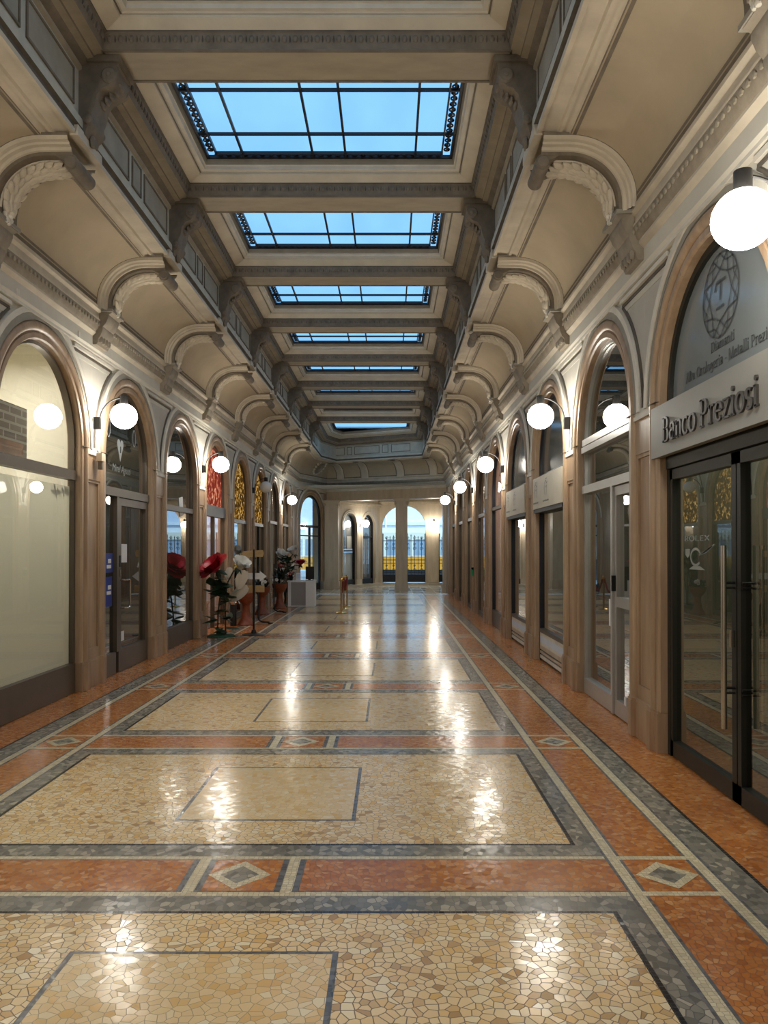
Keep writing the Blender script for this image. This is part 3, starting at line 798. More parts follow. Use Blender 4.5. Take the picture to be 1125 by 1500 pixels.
for i in range(len(g7)):
    p, q = Vector(g7[i]), Vector(g7[(i+1) % len(g7)]); d = (q-p).normalized(); n = Vector((-d.y, d.x))
    mb.poly([(p.x, p.y, 5.6), (q.x, q.y, 5.6), (q.x+n.x*.1, q.y+n.y*.1, 5.6), (p.x+n.x*.1, p.y+n.y*.1, 5.6)], 'iron')
mb.build('ornate_border', s)
# unseen roof and outer shell, added against sky light leaks; open over the skylights
rf = MB()
rf.box(-4.7, -1.42, YB-.2, 29.2, 5.64, 5.67, 'taupe_dark'); rf.box(1.42, 4.7, YB-.2, 29.2, 5.64, 5.67, 'taupe_dark')
ys = [YB-.2]+sum([[(PN(b)+PN(b+1))/2-.96, (PN(b)+PN(b+1))/2+.96] for b in range(N0, 7)], [])+[PN(7)+.35, 26.3, 29.2]
ys = ys[:-3]+[ys[-3], ys[-2], ys[-1]]
for i in range(0, len(ys)-1, 2): rf.box(-1.42, 1.42, ys[i], ys[i+1], 5.64, 5.67, 'taupe_dark')
rf.poly([(-4.7, YB, 5.7), (-4.7, 33, 5.7), (-4.7, 33, 0), (-4.7, YB, 0)], 'taupe_dark'); rf.poly([(4.7, YB, 5.7), (4.7, 29, 5.7), (4.7, 29, 0), (4.7, YB, 0)], 'taupe_dark')
rf.poly([(-4.7, 29.2, 3.7), (4.7, 29.2, 3.7), (4.7, 29.2, 5.75), (-4.7, 29.2, 5.75)], 'taupe_dark')
struct(rf.build('roof'))

# ================================================================= SHOP FRONTS
def bay_y(b): return (PN(b)+PN(b+1))/2
dn = 0
def front(side, b, kind, label):
    global dn, wn
    if kind == 'door': dn += 1; nm = 'door_%d' % dn
    else: nm = next_window()
    cat = 'shop door' if kind == 'door' else 'shop window'
    return struct(empty(nm, wall_loc(side, bay_y(b)), side), label, cat)
def box_part(root, name, dims, m, label=None):
    mb = MB(); mb.box(*dims, m); return mb.build(name, root, label=label)
NG = -.115   # glass plane
def arch_frame(root, m, w=.045, z0=0.0, R=R0):
    mb = MB(); arch_sweep(mb, [(-.001, -.15), (-.001, -.085), (-w, -.085), (-w, -.15)], m, R, SPR, z0, 24); return mb.build('frame', root)
def lunette(root, z0, m, R=R0-.04, n=NG, name='pane'):
    mb = MB()
    if z0 < SPR: pts = [(-R, n, z0), (R, n, z0)]+[(R*cos(pi*i/24), n, SPR+R*sin(pi*i/24)) for i in range(25)]
    else:
        a0 = math.asin((z0-SPR)/R); pts = [(R*cos(a0+(pi-2*a0)*i/24), n, SPR+R*sin(a0+(pi-2*a0)*i/24)) for i in range(25)]
    mb.poly(pts, m); return mb.build(name, root)
def pane(root, x0, x1, z0, z1, m, n=NG, name='pane', label=None):
    mb = MB(); mb.poly([(x0, n, z0), (x1, n, z0), (x1, n, z1), (x0, n, z1)], m); return mb.build(name, root, label=label)
def room(side, b, m, depth=1.7, backm=None, floorm='room_dark'):
    sg = -1 if side == LEFT else 1
    mb = MB(); x0, x1 = sg*(W+.20), sg*(W+depth); y0, y1 = PN(b)+.16, PN(b+1)-.16
    mb.poly([(x1, y0, 0), (x1, y1, 0), (x1, y1, 3.7), (x1, y0, 3.7)], backm or m)
    for y in (y0, y1): mb.poly([(x0, y, 0), (x1, y, 0), (x1, y, 3.7), (x0, y, 3.7)], m)
    mb.poly([(x0, y0, 3.68), (x1, y0, 3.68), (x1, y1, 3.68), (x0, y1, 3.68)], m)
    mb.poly([(x0, y0, .012), (x1, y0, .012), (x1, y1, .012), (x0, y1, .012)], floorm)
    return struct(mb.build('wall_shop'))

def lit(side, b, energy, col, z=3.4, size=.5, x=3.4):
    l = bpy.data.lights.new('shop_light', 'AREA'); l.energy = energy; l.color = col; l.size = size
    o = bpy.data.objects.new('shop_light', l); COL.objects.link(o); o.location = ((-x if side == LEFT else x), bay_y(b), z); return o

# ---- left 0 : big shop window with frosted lower glass
def frosted_window(b):
    f = front(LEFT, b, 'window', 'large shop window with frosted lower glass and bronze transom')
    arch_frame(f, 'bronze', .035); box_part(f, 'base_panel', (-.83, .83, -.15, -.07, .005, .31), 'bronze'); box_part(f, 'transom', (-.83, .83, -.15, -.065, 2.215, 2.315), 'bronze')
    pane(f, -.825, .825, .31, 2.215, 'pane_clear'); lunette(f, 2.315, 'pane_clear', R0-.035)
    pane(f, -.83, .83, .31, 2.15, 'frosted_film', NG-.02, 'frosted_film')
    r = MB(); rnd = random.Random(5)
    for i in range(12): r.box(-.80+i*.035, -.80+i*.035+.02, NG-.03, NG-.021, 2.03+rnd.uniform(0, .05), 2.05+rnd.uniform(.03, .1), 'facade_dark')
    r.build('sticker_strip', f)
    room(LEFT, b, 'room_cream', 1.2)
    lit(LEFT, b, 16, (1, .95, .86), 3.5, .6, 3.2)
    return f
f0 = frosted_window(0); frosted_window(-1)
mb = MB(); mb.box(.12, .80, 0, .015, 0, .47, 'brick_poster'); bpn = mb.build('brick_panel', f0, (0, -.150, 2.316), None, 'brick patterned board behind the lunette glass')
box_part(bpn, 'painted_glow', (.20, .80, .0155, .017, .02, .14), 'copper_glow', 'orange glow painted on the lower corner of the brick board')  # orange glow put into the colour, no lamp behind it

# ---- left 1 : bronze door
f = front(LEFT, 1, 'door', 'bronze framed glass door with side light and dark lunette')
arch_frame(f, 'bronze', .04); box_part(f, 'transom', (-.83, .83, -.15, -.06, 2.13, 2.23), 'bronze'); lunette(f, 2.23, 'pane_smoke'); 
box_part(f, 'side_light', (.29, .36, -.15, -.07, .26, 2.13), 'bronze'); box_part(f, 'base_panel', (.36, .83, -.15, -.08, .005, .26), 'bronze'); pane(f, .36, .83, .26, 2.13, 'pane_smoke')
d = MB()
for q in ((-.82, -.74, .005, 2.12), (.2, .285, .005, 2.12), (-.74, .2, 2.03, 2.12), (-.74, .2, .005, .28)): d.box(q[0], q[1], -.14, -.075, q[2], q[3], 'bronze')
dl = d.build('door_leaf', f); pane(dl, -.74, .2, .28, 2.03, 'pane_smoke')
h = MB(); h.tube([(.235, -.075, 1.12), (.235, -.02, 1.12), (.2, -.0, 1.12), (.12, -.0, 1.12), (.10, -.0, 1.10), (.10, -.0, .80), (.12, -.0, .78), (.2, 0, .78), (.235, -.02, .78), (.235, -.075, .78)], .011, 'steel'); h.build('handle', dl)
box_part(dl, 'lock_plate', (.225, .265, -.075, -.066, 1.28, 1.42), 'black_metal'); box_part(dl, 'lock_plate', (.225, .265, -.075, -.066, 1.16, 1.25), 'steel')
box_part(f, 'notice', (-.10, .10, -.112, -.108, 1.33, 1.56), 'paper', 'white paper notice on the door glass'); box_part(f, 'notice', (.0, .16, -.112, -.108, .36, .48), 'paper', 'small white sticker low on the door')
box_part(f, 'sticker', (.40, .66, -.112, -.108, 1.22, 1.45), 'blue_sticker', 'blue square sticker'); box_part(f, 'sticker', (.42, .66, -.112, -.108, .82, 1.17), 'blue_sticker', 'tall blue sticker')
for z in (1.33, 1.02):
    mb = MB(); mb.box(.46, .6, -.107, -.106, z-.06, z-.02, 'paper'); mb.box(.46, .56, -.107, -.106, z, z+.05, 'paper'); mb.build('sticker_print', f)
mb = MB(); fn = WALLTXT(NG+.003)     # etched heart, oval and script
hp = [(.0, -.15)]+[(.055+.055*cos(radians(a)), .07+.055*sin(radians(a))) for a in range(-20, 190, 15)]+[(-.055+.055*cos(radians(a)), .07+.055*sin(radians(a))) for a in range(-10, 205, 15)]
mb.poly([fn(u-.14, v+2.72, 0) for u, v in hp], 'etch_light')
mb.tube([(.14, NG+.006, 2.68), (.14, NG+.006, 2.76)], .006, 'letter_dark', 5)
mb.build('heart_emblem', f)
mb = MB(); ov = [(.055*cos(2*pi*i/24), .105*sin(2*pi*i/24)) for i in range(24)]
for c in (.36, -.55):
    mb.poly([fn(u+c, v+2.93, 0.001) for u, v in ov], 'letter_dark'); scrawl(mb, [(u+c, v+2.93) for u, v in ov+ov[:1]], .014, 'etch_light', fn, .004)
mb.build('oval_emblem', f)
def bfont(txt, size, name, m, parent, n, u0, z, shear=0.0):
    cu = bpy.data.curves.new('t', 'FONT'); cu.body = txt; cu.size = size; cu.shear = shear; cu.extrude = .0008
    ob = bpy.data.objects.new('t', cu); COL.objects.link(ob)
    bpy.context.view_layer.update()
    me = bpy.data.meshes.new_from_object(ob.evaluated_get(bpy.context.evaluated_depsgraph_get()))
    bpy.data.objects.remove(ob); bpy.data.curves.remove(cu)
    for v in me.vertices: x, y, zz = v.co; v.co = (-(x+u0), n+zz, y+z)
    me.materials.clear(); me.materials.append(MATS[m]); me.name = name
    return link(name, me, parent)
bfont('Mirel Agosti', .13, 'script_lettering', 'etch_faint', f, NG+.003, -.42, 2.44, .3)
room(LEFT, 1, 'room_olive', backm='room_dark')

# ---- left 2 : shop window
f = front(LEFT, 2, 'window', 'plain bronze framed shop window beside the door')
arch_frame(f, 'bronze', .04); box_part(f, 'base_panel', (-.82, .82, -.15, -.07, .005, .31), 'bronze'); box_part(f, 'transom', (-.82, .82, -.15, -.07, 2.08, 2.16), 'bronze')
pane(f, -.82, .82, .31, 2.08, 'pane_smoke'); lunette(f, 2.16, 'pane_smoke')
nb = MB(); nb.box(-.11, .11, 0, .004, -.15, .15, 'paper'); q = nb.build('notice', f, (-.2, NG+.004, 2.17), 0, 'white sheet of paper hung askew'); q.rotation_euler = (0, .15, 0)
room(LEFT, 2, 'room_olive')

# ---- left 3 : red floral lunette, pale lit door
f = front(LEFT, 3, 'door', 'shop entrance with glowing red floral lunette')
arch_frame(f, 'bronze', .04); box_part(f, 'transom', (-.82, .82, -.15, -.05, 2.10, 2.30), 'bronze'); lunette(f, 2.3, 'floral_red', n=NG-.02, name='floral_panel')
pane(f, -.82, .0, .1, 2.1, 'pane_clear'); box_part(f, 'mullion', (-.03, .03, -.15, -.08, .02, 2.1), 'bronze'); pane(f, .0, .82, .1, 2.1, 'pane_clear')
box_part(f, 'handle', (-.10, -.07, -.08, -.03, .95, 1.25), 'steel')
room(LEFT, 3, 'room_pink'); lit(LEFT, 3, 14, (1, .8, .62), 3.3)
# ---- left 4, 5 : gold floral lunettes
for b in (4, 5):
    f = front(LEFT, b, 'window', 'shop window with glowing gold floral lunette, %s' % ('nearer of two' if b == 4 else 'farther of two'))
    arch_frame(f, 'bronze', .04); box_part(f, 'transom', (-.82, .82, -.15, -.07, 2.06, 2.14), 'bronze'); lunette(f, 2.14, 'floral_gold', n=NG-.01, name='floral_panel')
    pane(f, -.82, .82, .1, 2.06, 'pane_smoke'); box_part(f, 'base_panel', (-.82, .82, -.15, -.08, .005, .1), 'bronze')
    room(LEFT, b, 'room_olive', backm='stone')
# ---- left 6, 7 and those behind the camera
for side, bs in ((LEFT, (6, 7, -2, -3)), (RIGHT, (4, 5, 6, 7, -2, -3))):
    for b in bs:
        f = front(side, b, 'window', 'plain dark framed shop window in the %s arcade' % ('left' if side == LEFT else 'right'))
        arch_frame(f, 'bronze', .05); box_part(f, 'transom', (-.82, .82, -.15, -.07, 2.2, 2.28), 'bronze'); lunette(f, 2.28, 'pane_smoke'); pane(f, -.82, .82, .1, 2.2, 'pane_smoke'); box_part(f, 'base_panel', (-.82, .82, -.15, -.08, .005, .1), 'bronze')
        room(side, b, 'room_olive' if b != 6 else 'room_cream')

# ---- right -1 : bank
f = front(RIGHT, -1, 'door', 'double glass doors in a dark frame below the bank sign')
arch_frame(f, 'bank_frame', .05); lunette(f, 2.45, 'dark_film', n=NG, name='film_pane'); box_part(f, 'transom', (-.86, .86, -.16, -.07, 2.40, 2.56), 'bank_frame')
box_part(f, 'head_frame', (-.84, .84, -.16, -.07, 2.08, 2.40), 'bank_frame')
for x0, x1, hs in ((-.265, .80, 1), (-.81, -.28, -1)):
    d = MB()
    for q in ((x0, x0+.06, .01, 2.07), (x1-.045, x1, .01, 2.07), (x0, x1, 2.0, 2.07), (x0, x1, .01, .12)): d.box(q[0], q[1], -.15, -.085, q[2], q[3], 'bank_frame')
    leaf = d.build('door_leaf', f); pane(leaf, x0+.06, x1-.045, .12, 2.0, 'pane_dark')
    hx = x0+.02 if hs == 1 else x1-.05
    for nn in ((-.02,) if hs == 1 else (-.21,)):
        h = MB(); h.tube([(hx, nn, .44), (hx, nn, 1.52)], .017, 'steel', 12)
        for z in (.68, 1.30): h.tube([(hx, -.09, z), (hx, nn, z)], .009, 'black_metal', 6); h.tube([(hx, -.09, z-.03), (hx, nn, z-.03)], .007, 'black_metal', 6)
        h.build('pull_handle', leaf)
    if hs == 1: box_part(leaf, 'lock', (x0+.01, x0+.04, -.085, -.06, .92, 1.02), 'steel')
# etched diamond and lettering on the lunette
fn = WALLTXT(NG+.003); mb = MB()
cu, cv, ru, rv = .0, 3.085, .26, .26
ovp = lambda a, k=1.0: (cu+ru*k*cos(radians(a)), cv+rv*k*sin(radians(a)))
scrawl(mb, [ovp(a) for a in range(0, 361, 10)], .012, 'etch_dark', fn)
inner = [ovp(a, .62) for a in range(0, 361, 45)]
scrawl(mb, inner, .010, 'etch_dark', fn)
for i in range(8):
    a = i*45; scrawl(mb, [ovp(a, .62), ovp(a+22.5, 1.0), ovp(a+45, .62)], .010, 'etch_dark', fn); scrawl(mb, [ovp(a+22.5, .80), ovp(a, 1.0)], .008, 'etch_dark', fn); scrawl(mb, [ovp(a+22.5, .80), ovp(a+45, 1.0)], .008, 'etch_dark', fn)
scrawl(mb, [(cu-.08, cv+.04), (cu-.05, cv+.09), (cu+.08, cv+.085)], .018, 'etch_dark', fn); scrawl(mb, [(cu+.01, cv+.085), (cu+.0, cv-.03)], .018, 'etch_dark', fn)
for j in range(5): scrawl(mb, [(cu-.06+.024*j, cv-.075), (cu-.045+.024*j, cv-.075)], .018, 'etch_dark', fn)
mb.build('diamond_emblem', f)
mb = MB(); write(mb, 'Diamanti', -.14, 2.755, .09, .002, 'etch_dark', fn, sx=.34/text_width('Diamanti', .09)); mb.build('lettering', f)
t = 'Alta Orologeria - Metalli Preziosi'; mb = MB(); write(mb, t, -.56, 2.65, .095, .002, 'etch_dark', fn, sx=1.27/text_width(t, .095)); mb.build('lettering', f)
# etched decals on the fixed leaf
fn = WALLTXT(-.112); mb = MB(); write(mb, 'ROLEX', -.60, 1.555, .048, .001, 'etch_faint', fn, .13, .07, .43/text_width('ROLEX', .048)); mb.build('lettering', f)
mb = MB(); scrawl(mb, [(-.40+.085*cos(radians(a)), 1.445+.055*sin(radians(a))) for a in range(20, 330, 12)], .018, 'etch_faint', fn, .001)
for i in range(5): scrawl(mb, [(-.34+.03*i, 1.46+.008*i), (-.22+.03*i, 1.48+.012*i)], .010, 'etch_faint', fn, .001)
mb.poly([fn(-.52, 1.36, .001), fn(-.24, 1.36, .001), fn(-.33, 1.385, .001), fn(-.44, 1.385, .001)], 'etch_faint')
mb.poly([fn(-.58+u*1.6, 1.46+v*.8, .001) for u, v in ((0, .05), (.05, .05), (.05, 0), (.025, -.03), (0, 0))], 'etch_faint'); mb.build('watch_decal', f)
r = room(RIGHT, -1, 'room_olive', 1.9, 'greige'); lit(RIGHT, -1, 14, (.95, 1, .8), 3.4)
lit(RIGHT, 0, 5, (.95, 1, .85), 3.4); lit(RIGHT, 1, 5, (.9, 1, .85), 3.4); lit(RIGHT, 2, 5, (.9, 1, .85), 3.4); lit(LEFT, 1, 5, (1, .95, .8), 3.4); lit(LEFT, 2, 4, (1, .95, .8), 3.4)
sg = MB(); sg.box(-.94, .94, 0, .05, 0, .37, 'sign_grey')
sign = sg.build('shop_sign', None, (W+.045, bay_y(-1), 2.165), RIGHT); thing(sign, 'long grey shop sign reading Banco Preziosi over the bank doors', 'sign')
mb = MB(); write(mb, 'Banco Preziosi', -.67, .09, .24, .014, 'letter_dark', lambda u, v, d: (-u, .05+d, v), .125, .05, sx=1.43/text_width('Banco Preziosi', .24)); mb.build('lettering', sign, label='raised dark serif letters')

# ---- right 0 : aluminium front with door
f = front(RIGHT, 0, 'door', 'silver aluminium glazed shopfront with a narrow door')
mb = MB(); arch_sweep(mb, [(-.001, -.16), (-.001, -.085), (-.03, -.085), (-.03, -.16)], 'aluminium', R0, SPR, 0.01, 24); mb.build('frame', f)
lunette(f, 2.62, 'pane_smoke')
tr = MB(); tr.box(-.84, .84, -.16, -.05, 2.49, 2.55, 'aluminium'); tr.box(-.84, .84, -.16, -.06, 2.565, 2.63, 'aluminium'); tr.build('transom', f)
box_part(f, 'transom', (-.84, .84, -.16, -.06, 2.07, 2.15), 'aluminium'); pane(f, -.83, .83, 2.15, 2.49, 'pane_smoke')
box_part(f, 'mullion', (-.245, -.19, -.16, -.06, .01, 2.07), 'aluminium'); pane(f, -.19, .83, .16, 2.07, 'pane_dark'); box_part(f, 'base_panel', (-.19, .83, -.16, -.075, .008, .16), 'aluminium')
d = MB()
for q in ((-.82, -.76, .01, 2.06), (-.31, -.25, .01, 2.06), (-.76, -.31, 1.98, 2.06), (-.76, -.31, .98, 1.07), (-.76, -.31, .01, .15)): d.box(q[0], q[1], -.15, -.08, q[2], q[3], 'aluminium')
leaf = d.build('door_leaf', f); pane(leaf, -.76, -.31, 1.07, 1.98, 'pane_dark'); pane(leaf, -.76, -.31, .15, .98, 'pane_dark')
box_part(leaf, 'lock', (-.74, -.69, -.08, -.03, .18, .25), 'white_paint'); box_part(leaf, 'handle', (-.285, -.265, -.08, -.045, 1.12, 1.26), 'black_metal')
box_part(f, 'notice', (-.13, .03, -.112, -.108, .78, 1.03), 'paper', 'white paper notice on the shopfront glass')
room(RIGHT, 0, 'room_olive')

# ---- right 1, 2 : beige signs, pale striped base
for b in (1, 2):
    f = front(RIGHT, b, 'window', 'shop window with beige sign and striped base, %s of two' % ('nearer' if b == 1 else 'farther'))
    arch_frame(f, 'iron', .05); lunette(f, 2.47, 'grey_film', name='film_pane'); box_part(f, 'transom', (-.84, .84, -.16, -.08, 2.41, 2.49), 'iron'); box_part(f, 'head_frame', (-.84, .84, -.16, -.09, 1.98, 2.42), 'iron')
    pane(f, -.82, .82, .42, 1.98, 'pane_dark'); box_part(f, 'sill', (-.82, .82, -.16, -.075, .38, .43), 'bronze')
    bp = MB()
    for z0, z1, m in ((.33, .38, 'plaster_white'), (.245, .33, 'facade_blue'), (.205, .245, 'plaster_white'), (.15, .205, 'stone_pale'), (.13, .15, 'black_metal'), (.095, .13, 'stone_pale'), (.075, .095, 'black_metal'), (.03, .075, 'plaster_white'), (.005, .03, 'black_metal')): bp.box(-.82, .82, -.15, -.085 if m != 'black_metal' else -.10, z0, z1, m)
    bp.build('base_panel', f)
    room(RIGHT, b, 'room_olive', backm='greige')
    sg = MB(); sg.box(-.87, .87, 0, .06, 0, .41, 'sign_beige'); sg.box(-.87, .87, -.01, .05, -.05, 0, 'black_metal')
    sign = sg.build('shop_sign', None, (W+.06, bay_y(b), 2.03), RIGHT)
    thing(sign, 'beige shop sign with drawn emblem, %s' % ('nearer the aluminium shopfront' if b == 1 else 'the farther one, next to the rosy window'), 'sign')
    mb = MB(); fs = lambda u, v, d: (-u, .061+d, v); rn = random.Random(b)
    for c in (-.66, .0):
        mb = MB()
        scrawl(mb, [(c-.11, .22), (c-.07, .30), (c+.0, .33), (c+.06, .29), (c+.1, .31)], .010, 'etch_dark', fs, .001)
        scrawl(mb, [(c-.06, .30), (c-.02, .36), (c+.03, .34), (c+.07, .36)], .008, 'etch_dark', fs, .001)
        scrawl(mb, [(c-.05, .27), (c-.08, .19), (c-.05, .15)], .010, 'etch_dark', fs, .001); scrawl(mb, [(c+.02, .30), (c+.05, .22), (c+.03, .15)], .010, 'etch_dark', fs, .001)
        scrawl(mb, [(c-.02, .26), (c+.02, .24), (c+.07, .26)], .008, 'etch_dark', fs, .001)
        mb.build('emblem', sign); mb = MB()
        for j in range(12): scrawl(mb, [(c-.17+.03*j, .075), (c-.152+.03*j, .075+.01*rn.random())], .02, 'etch_dark', fs, .001)
        mb.build('lettering', sign)
# ---- right 3 : rosy lit window
f = front(RIGHT, 3, 'window', 'shop window glowing rosy behind a dark frame')
arch_frame(f, 'iron', .05); box_part(f, 'transom', (-.82, .82, -.15, -.07, 2.25, 2.31), 'bronze'); lunette(f, 2.31, 'pane_clear'); pane(f, -.82, .82, .12, 2.25, 'pane_clear'); box_part(f, 'base_panel', (-.82, .82, -.15, -.08, .005, .3), 'bronze')
room(RIGHT, 3, 'room_pink', 1.0); lit(RIGHT, 3, 9, (1, .84, .85), 3.3)
# ---- canted corner window
f = struct(empty(next_window(), (chc.x, chc.y, 0), CHR), 'tall arched window in the canted corner with black frame', 'window')
arch_frame(f, 'iron', .08); lunette(f, 2.35, 'pane_clear')
for q in ((-.8, .8, 2.27, 2.35), (-.8, .8, 1.95, 1.99), (-.03, .03, .1, 2.27), (-.8, .8, .005, .25)): box_part(f, 'transom' if q[0] < -.5 else 'mullion', (q[0], q[1], -.15, -.08, q[2], q[3]), 'iron')
pane(f, -.8, .8, .25, 2.27, 'pane_clear')
mb = MB(); mb.poly([(-2, -1.6, 0), (2, -1.6, 0), (2, -1.6, 4), (-2, -1.6, 4)], 'facade_blue'); mb.box(-1.2, 1.2, -1.55, -1.5, 1.75, 1.95, 'tram_orange'); mb.box(-1.4, 1.3, -1.55, -1.5, 1.2, 1.6, 'white_paint')
for i in range(6): mb.box(-1.5+.5*i, -1.2+.5*i, -1.55, -1.5, .3, 1.1, 'facade_dark')
cr = struct(mb.build('wall_shop', None, (chc.x, chc.y, 0), CHR))

# ================================================================= END OF THE HALL
lw = MB()   # lintel across the end, its line skewed
L = (Vector((W, 26.7))-Vector((-1.75, 28.9))).length/2
lw.box(-L, L, -.5, -.02, 3.3, 3.64, 'stone_pale'); lw.box(-L, L, -.55, 0, 3.28, 3.36, 'stone_pale'); lw.box(-L, L, -.5, .01, 3.46, 3.49, 'stone_pale'); lw.box(-L, L, -.55, -.02, 3.62, 4.4, 'plaster_wall')
end = struct(lw.build('wall_end', None, (EMID.x, EMID.y, 0), ER), 'stone lintel on pillars closing the end of the gallery', 'wall')
def pier(name, x, y, w, d, rz, parent, m='stone_pale', top=3.3):
    mb = MB(); mb.box(-w/2, w/2, -d/2, d/2, .3, top-.25, m)
    mb.box(-w/2-.03, w/2+.03, -d/2-.03, d/2+.03, .002, .28, m); mb.box(-w/2-.015, w/2+.015, -d/2-.015, d/2+.015, .28, .31, m)
    for k, (e, z0, z1) in enumerate(((.015, top-.27, top-.24), (.01, top-.24, top-.10), (.05, top-.10, top-.06), (.08, top-.06, top))): mb.box(-w/2-e, w/2+e, -d/2-e, d/2+e, z0, z1, m)
    for sx in (-1, 1):
        for sy in (-1, 1): mb.ell((sx*w/2, sy*d/2, top-.16), (.05, .05, .06), m, 6, 4)
    return mb.build(name, parent, (x, y, 0), rz)
pr = struct(empty('trim_1'), 'square stone pillars carrying the end lintel', 'pillars')
pier('pillar', 1.05, 27.72, .42, .42, 0, pr)
pier('pillar', -1.55, 28.95, .50, .5, 0, pr)
pier('pillar', 2.70, 26.88, .44, .44, 0, pr)
# vestibule
vd = (Vector((.2, 32.1))-Vector((-1.35, 29.3))).normalized(); vn = Vector((vd.y, -vd.x)); VR = atan2(-vn.x, vn.y); vl = (Vector((.2, 32.1))-Vector((-1.35, 29.3))).length
mid = (Vector((.2, 32.1))+Vector((-1.35, 29.3)))/2
def arch_wall(mb, centres, R, spr, top, x0, x1, m, n=0.0, k=16, thick=.2):
    """flat wall with arched openings, local frame"""
    xs = x0
    for c in centres+[None]:
        e = x1 if c is None else c-R
        mb.box(xs, e, -thick, n, 0, top, m)
        if c is None: break
        arc = [(c-R*cos(pi*i/k), spr+R*sin(pi*i/k)) for i in range(k+1)]
        mb.grid([[(x, n, z) for x, z in arc], [(x, n, top) for x, z in arc]], m, False, False)
        mb.grid([[(x, n, z) for x, z in arc], [(x, n-thick, z) for x, z in arc]], m, False, True)
        xs = c+R
vw = MB(); hv = vl/2
arch_wall(vw, [-.72, .72], .50, 2.4, 3.7, -hv-.1, hv, 'stone_pale')
vwo = struct(vw.build('wall_vestibule', None, (mid.x, mid.y, 0), VR), 'angled vestibule wall with two narrow arched shop windows', 'wall')
for c in (-.72, .72):
    mb = MB(); arc = arch_path(.5, 2.4, .3); mb.grid([[(f_(r)[0]+c, n, f_(r)[1]) for f_ in arc] for r, n in ((0, -.01), (0, .03), (.05, .035), (.07, .02), (.11, .03), (.12, 0))], 'stone_pale', False, True); mb.build('arch_surround', vwo)
    wo = struct(empty(next_window(), (mid.x, mid.y, 0), VR), 'narrow dark arched window in the vestibule, %s' % ('farther one' if c < 0 else 'nearer one'), 'window')
    mb = MB(); arc = arch_path(.5, 2.4, .05); mb.grid([[(f_(r)[0]+c, n, f_(r)[1]) for f_ in arc] for r, n in ((0, -.16), (0, -.08), (-.06, -.08), (-.06, -.16))], 'iron', False, True)
    mb.box(c-.47, c+.47, -.16, -.08, .1, .3, 'iron'); mb.box(c-.45, c+.45, -.15, -.09, 1.4 if c > 0 else 1.95, 1.45 if c > 0 else 2.02, 'iron'); mb.build('frame', wo)
    mb = MB(); mb.poly([(x+c, -.12, z) for x, z in [(-.46, .3), (.46, .3)]+[(.46*cos(pi*i/16), 2.4+.46*sin(pi*i/16)) for i in range(17)]], 'pane_clear'); mb.build('pane', wo)
    mb = MB(); 
    if c > 0:
        mb.box(c-.46, c+.46, -.19, -.17, .2, 1.35, 'facade_blue'); mb.box(c-.46, c+.46, -.19, -.17, 1.5, 2.9, 'facade_dark'); mb.box(c-.4, c-.05, -.168, -.165, 1.5, 2.0, 'white_paint')
    else: mb.box(c-.46, c+.46, -.19, -.17, .2, 2.9, 'facade_dark'); mb.box(c-.12, c+.12, -.168, -.165, .35, 1.9, 'grey_panel')
    mb.build('display_back', wo)
st = MB(); st.box(-hv-.1, hv, 0, .35, .003, .10, 'marble_floor'); st.build('step', vwo)
cm = MB(); cm.box(-hv, hv, 0, .06, 3.2, 3.26, 'stone_pale'); cm.box(-hv, hv, 0, .12, 3.26, 3.34, 'stone_pale'); cm.build('cornice', vwo)
gw = MB(); arch_wall(gw, [-1.13, 1.225], .905, 2.40, 3.7, -2.3, 3.2, 'stone_pale', thick=.35)
# local x runs from right to left when facing the hall; centre between the two gates
GX, GY = 2.45, 32.1
gwo = struct(gw.build('wall_gate', None, (GX, GY, 0), pi), 'stone end wall of the vestibule with two arched gateways', 'wall')
cm = MB(); cm.box(-2.3, 2.3, 0, .06, 3.30, 3.36, 'stone_pale'); cm.box(-2.3, 2.3, 0, .12, 3.36, 3.46, 'stone_pale'); cm.box(-.18, .27, 0, .03, .1, 2.05, 'stone_pale'); cm.build('cornice', gwo)
st = MB(); st.box(-2.3, 2.25, 0, .4, .003, .09, 'marble_floor'); st.build('step', gwo)
vc = MB(); vc.poly([(-3, 27, 3.72), (6, 26, 3.72), (6, 32.3, 3.72), (-3, 32.3, 3.72)], 'plaster_white'); vc.poly([(4.7, 26.7, 0), (4.7, 32.5, 0), (4.7, 32.5, 3.72), (4.7, 26.7, 3.72)], 'stone_pale')
struct(vc.build('ceiling_vestibule'))

# iron gates
def gate_mesh():
    mb = MB(); R = .88; root = {}
    parts = []
    for i in range(13):
        bars = MB(); x = -R+2*R*i/12; top = 1.80+.22*(1-abs(x)/R)
        bars.tube([(x, 0, .1), (x, 0, top)], .012, 'iron', 6)
        bars.lathe([(.001, .09), (.016, .03), (.022, 0), (.001, -.02)], 'iron', (x, 0, top), 6); parts.append(('gate_bar', bars.mesh('gate_bar')))
    fr = MB()
    for z in (.42, .95, 1.75): fr.box(-R, R, -.015, .015, z-.015, z+.015, 'iron')
    fr.box(-R, R, -.02, .02, .02, .34, 'iron'); fr.box(-R-.02, -R+.02, -.025, .025, .0, 2.05, 'iron'); fr.box(R-.02, R+.02, -.025, .025, .0, 2.05, 'iron'); fr.box(-.025, .025, -.025, .025, 0, 2.1, 'iron')
    parts.append(('gate_frame', fr.mesh('gate_frame')))
    for i in range(6):
        x = -R+.147+.293*i
        for z, r in ((.53, .07), (1.42, .085), (1.60, .065), (.70, .05), (1.86, .07)):
            sc = MB(); sc.tube([(x+r*(1-t/9*.75)*cos(t*.9), 0, z+r*(1-t/9*.75)*sin(t*.9)) for t in range(10)], .011, 'iron', 5); parts.append(('scroll', sc.mesh('scroll')))
    return parts
GM = gate_mesh()
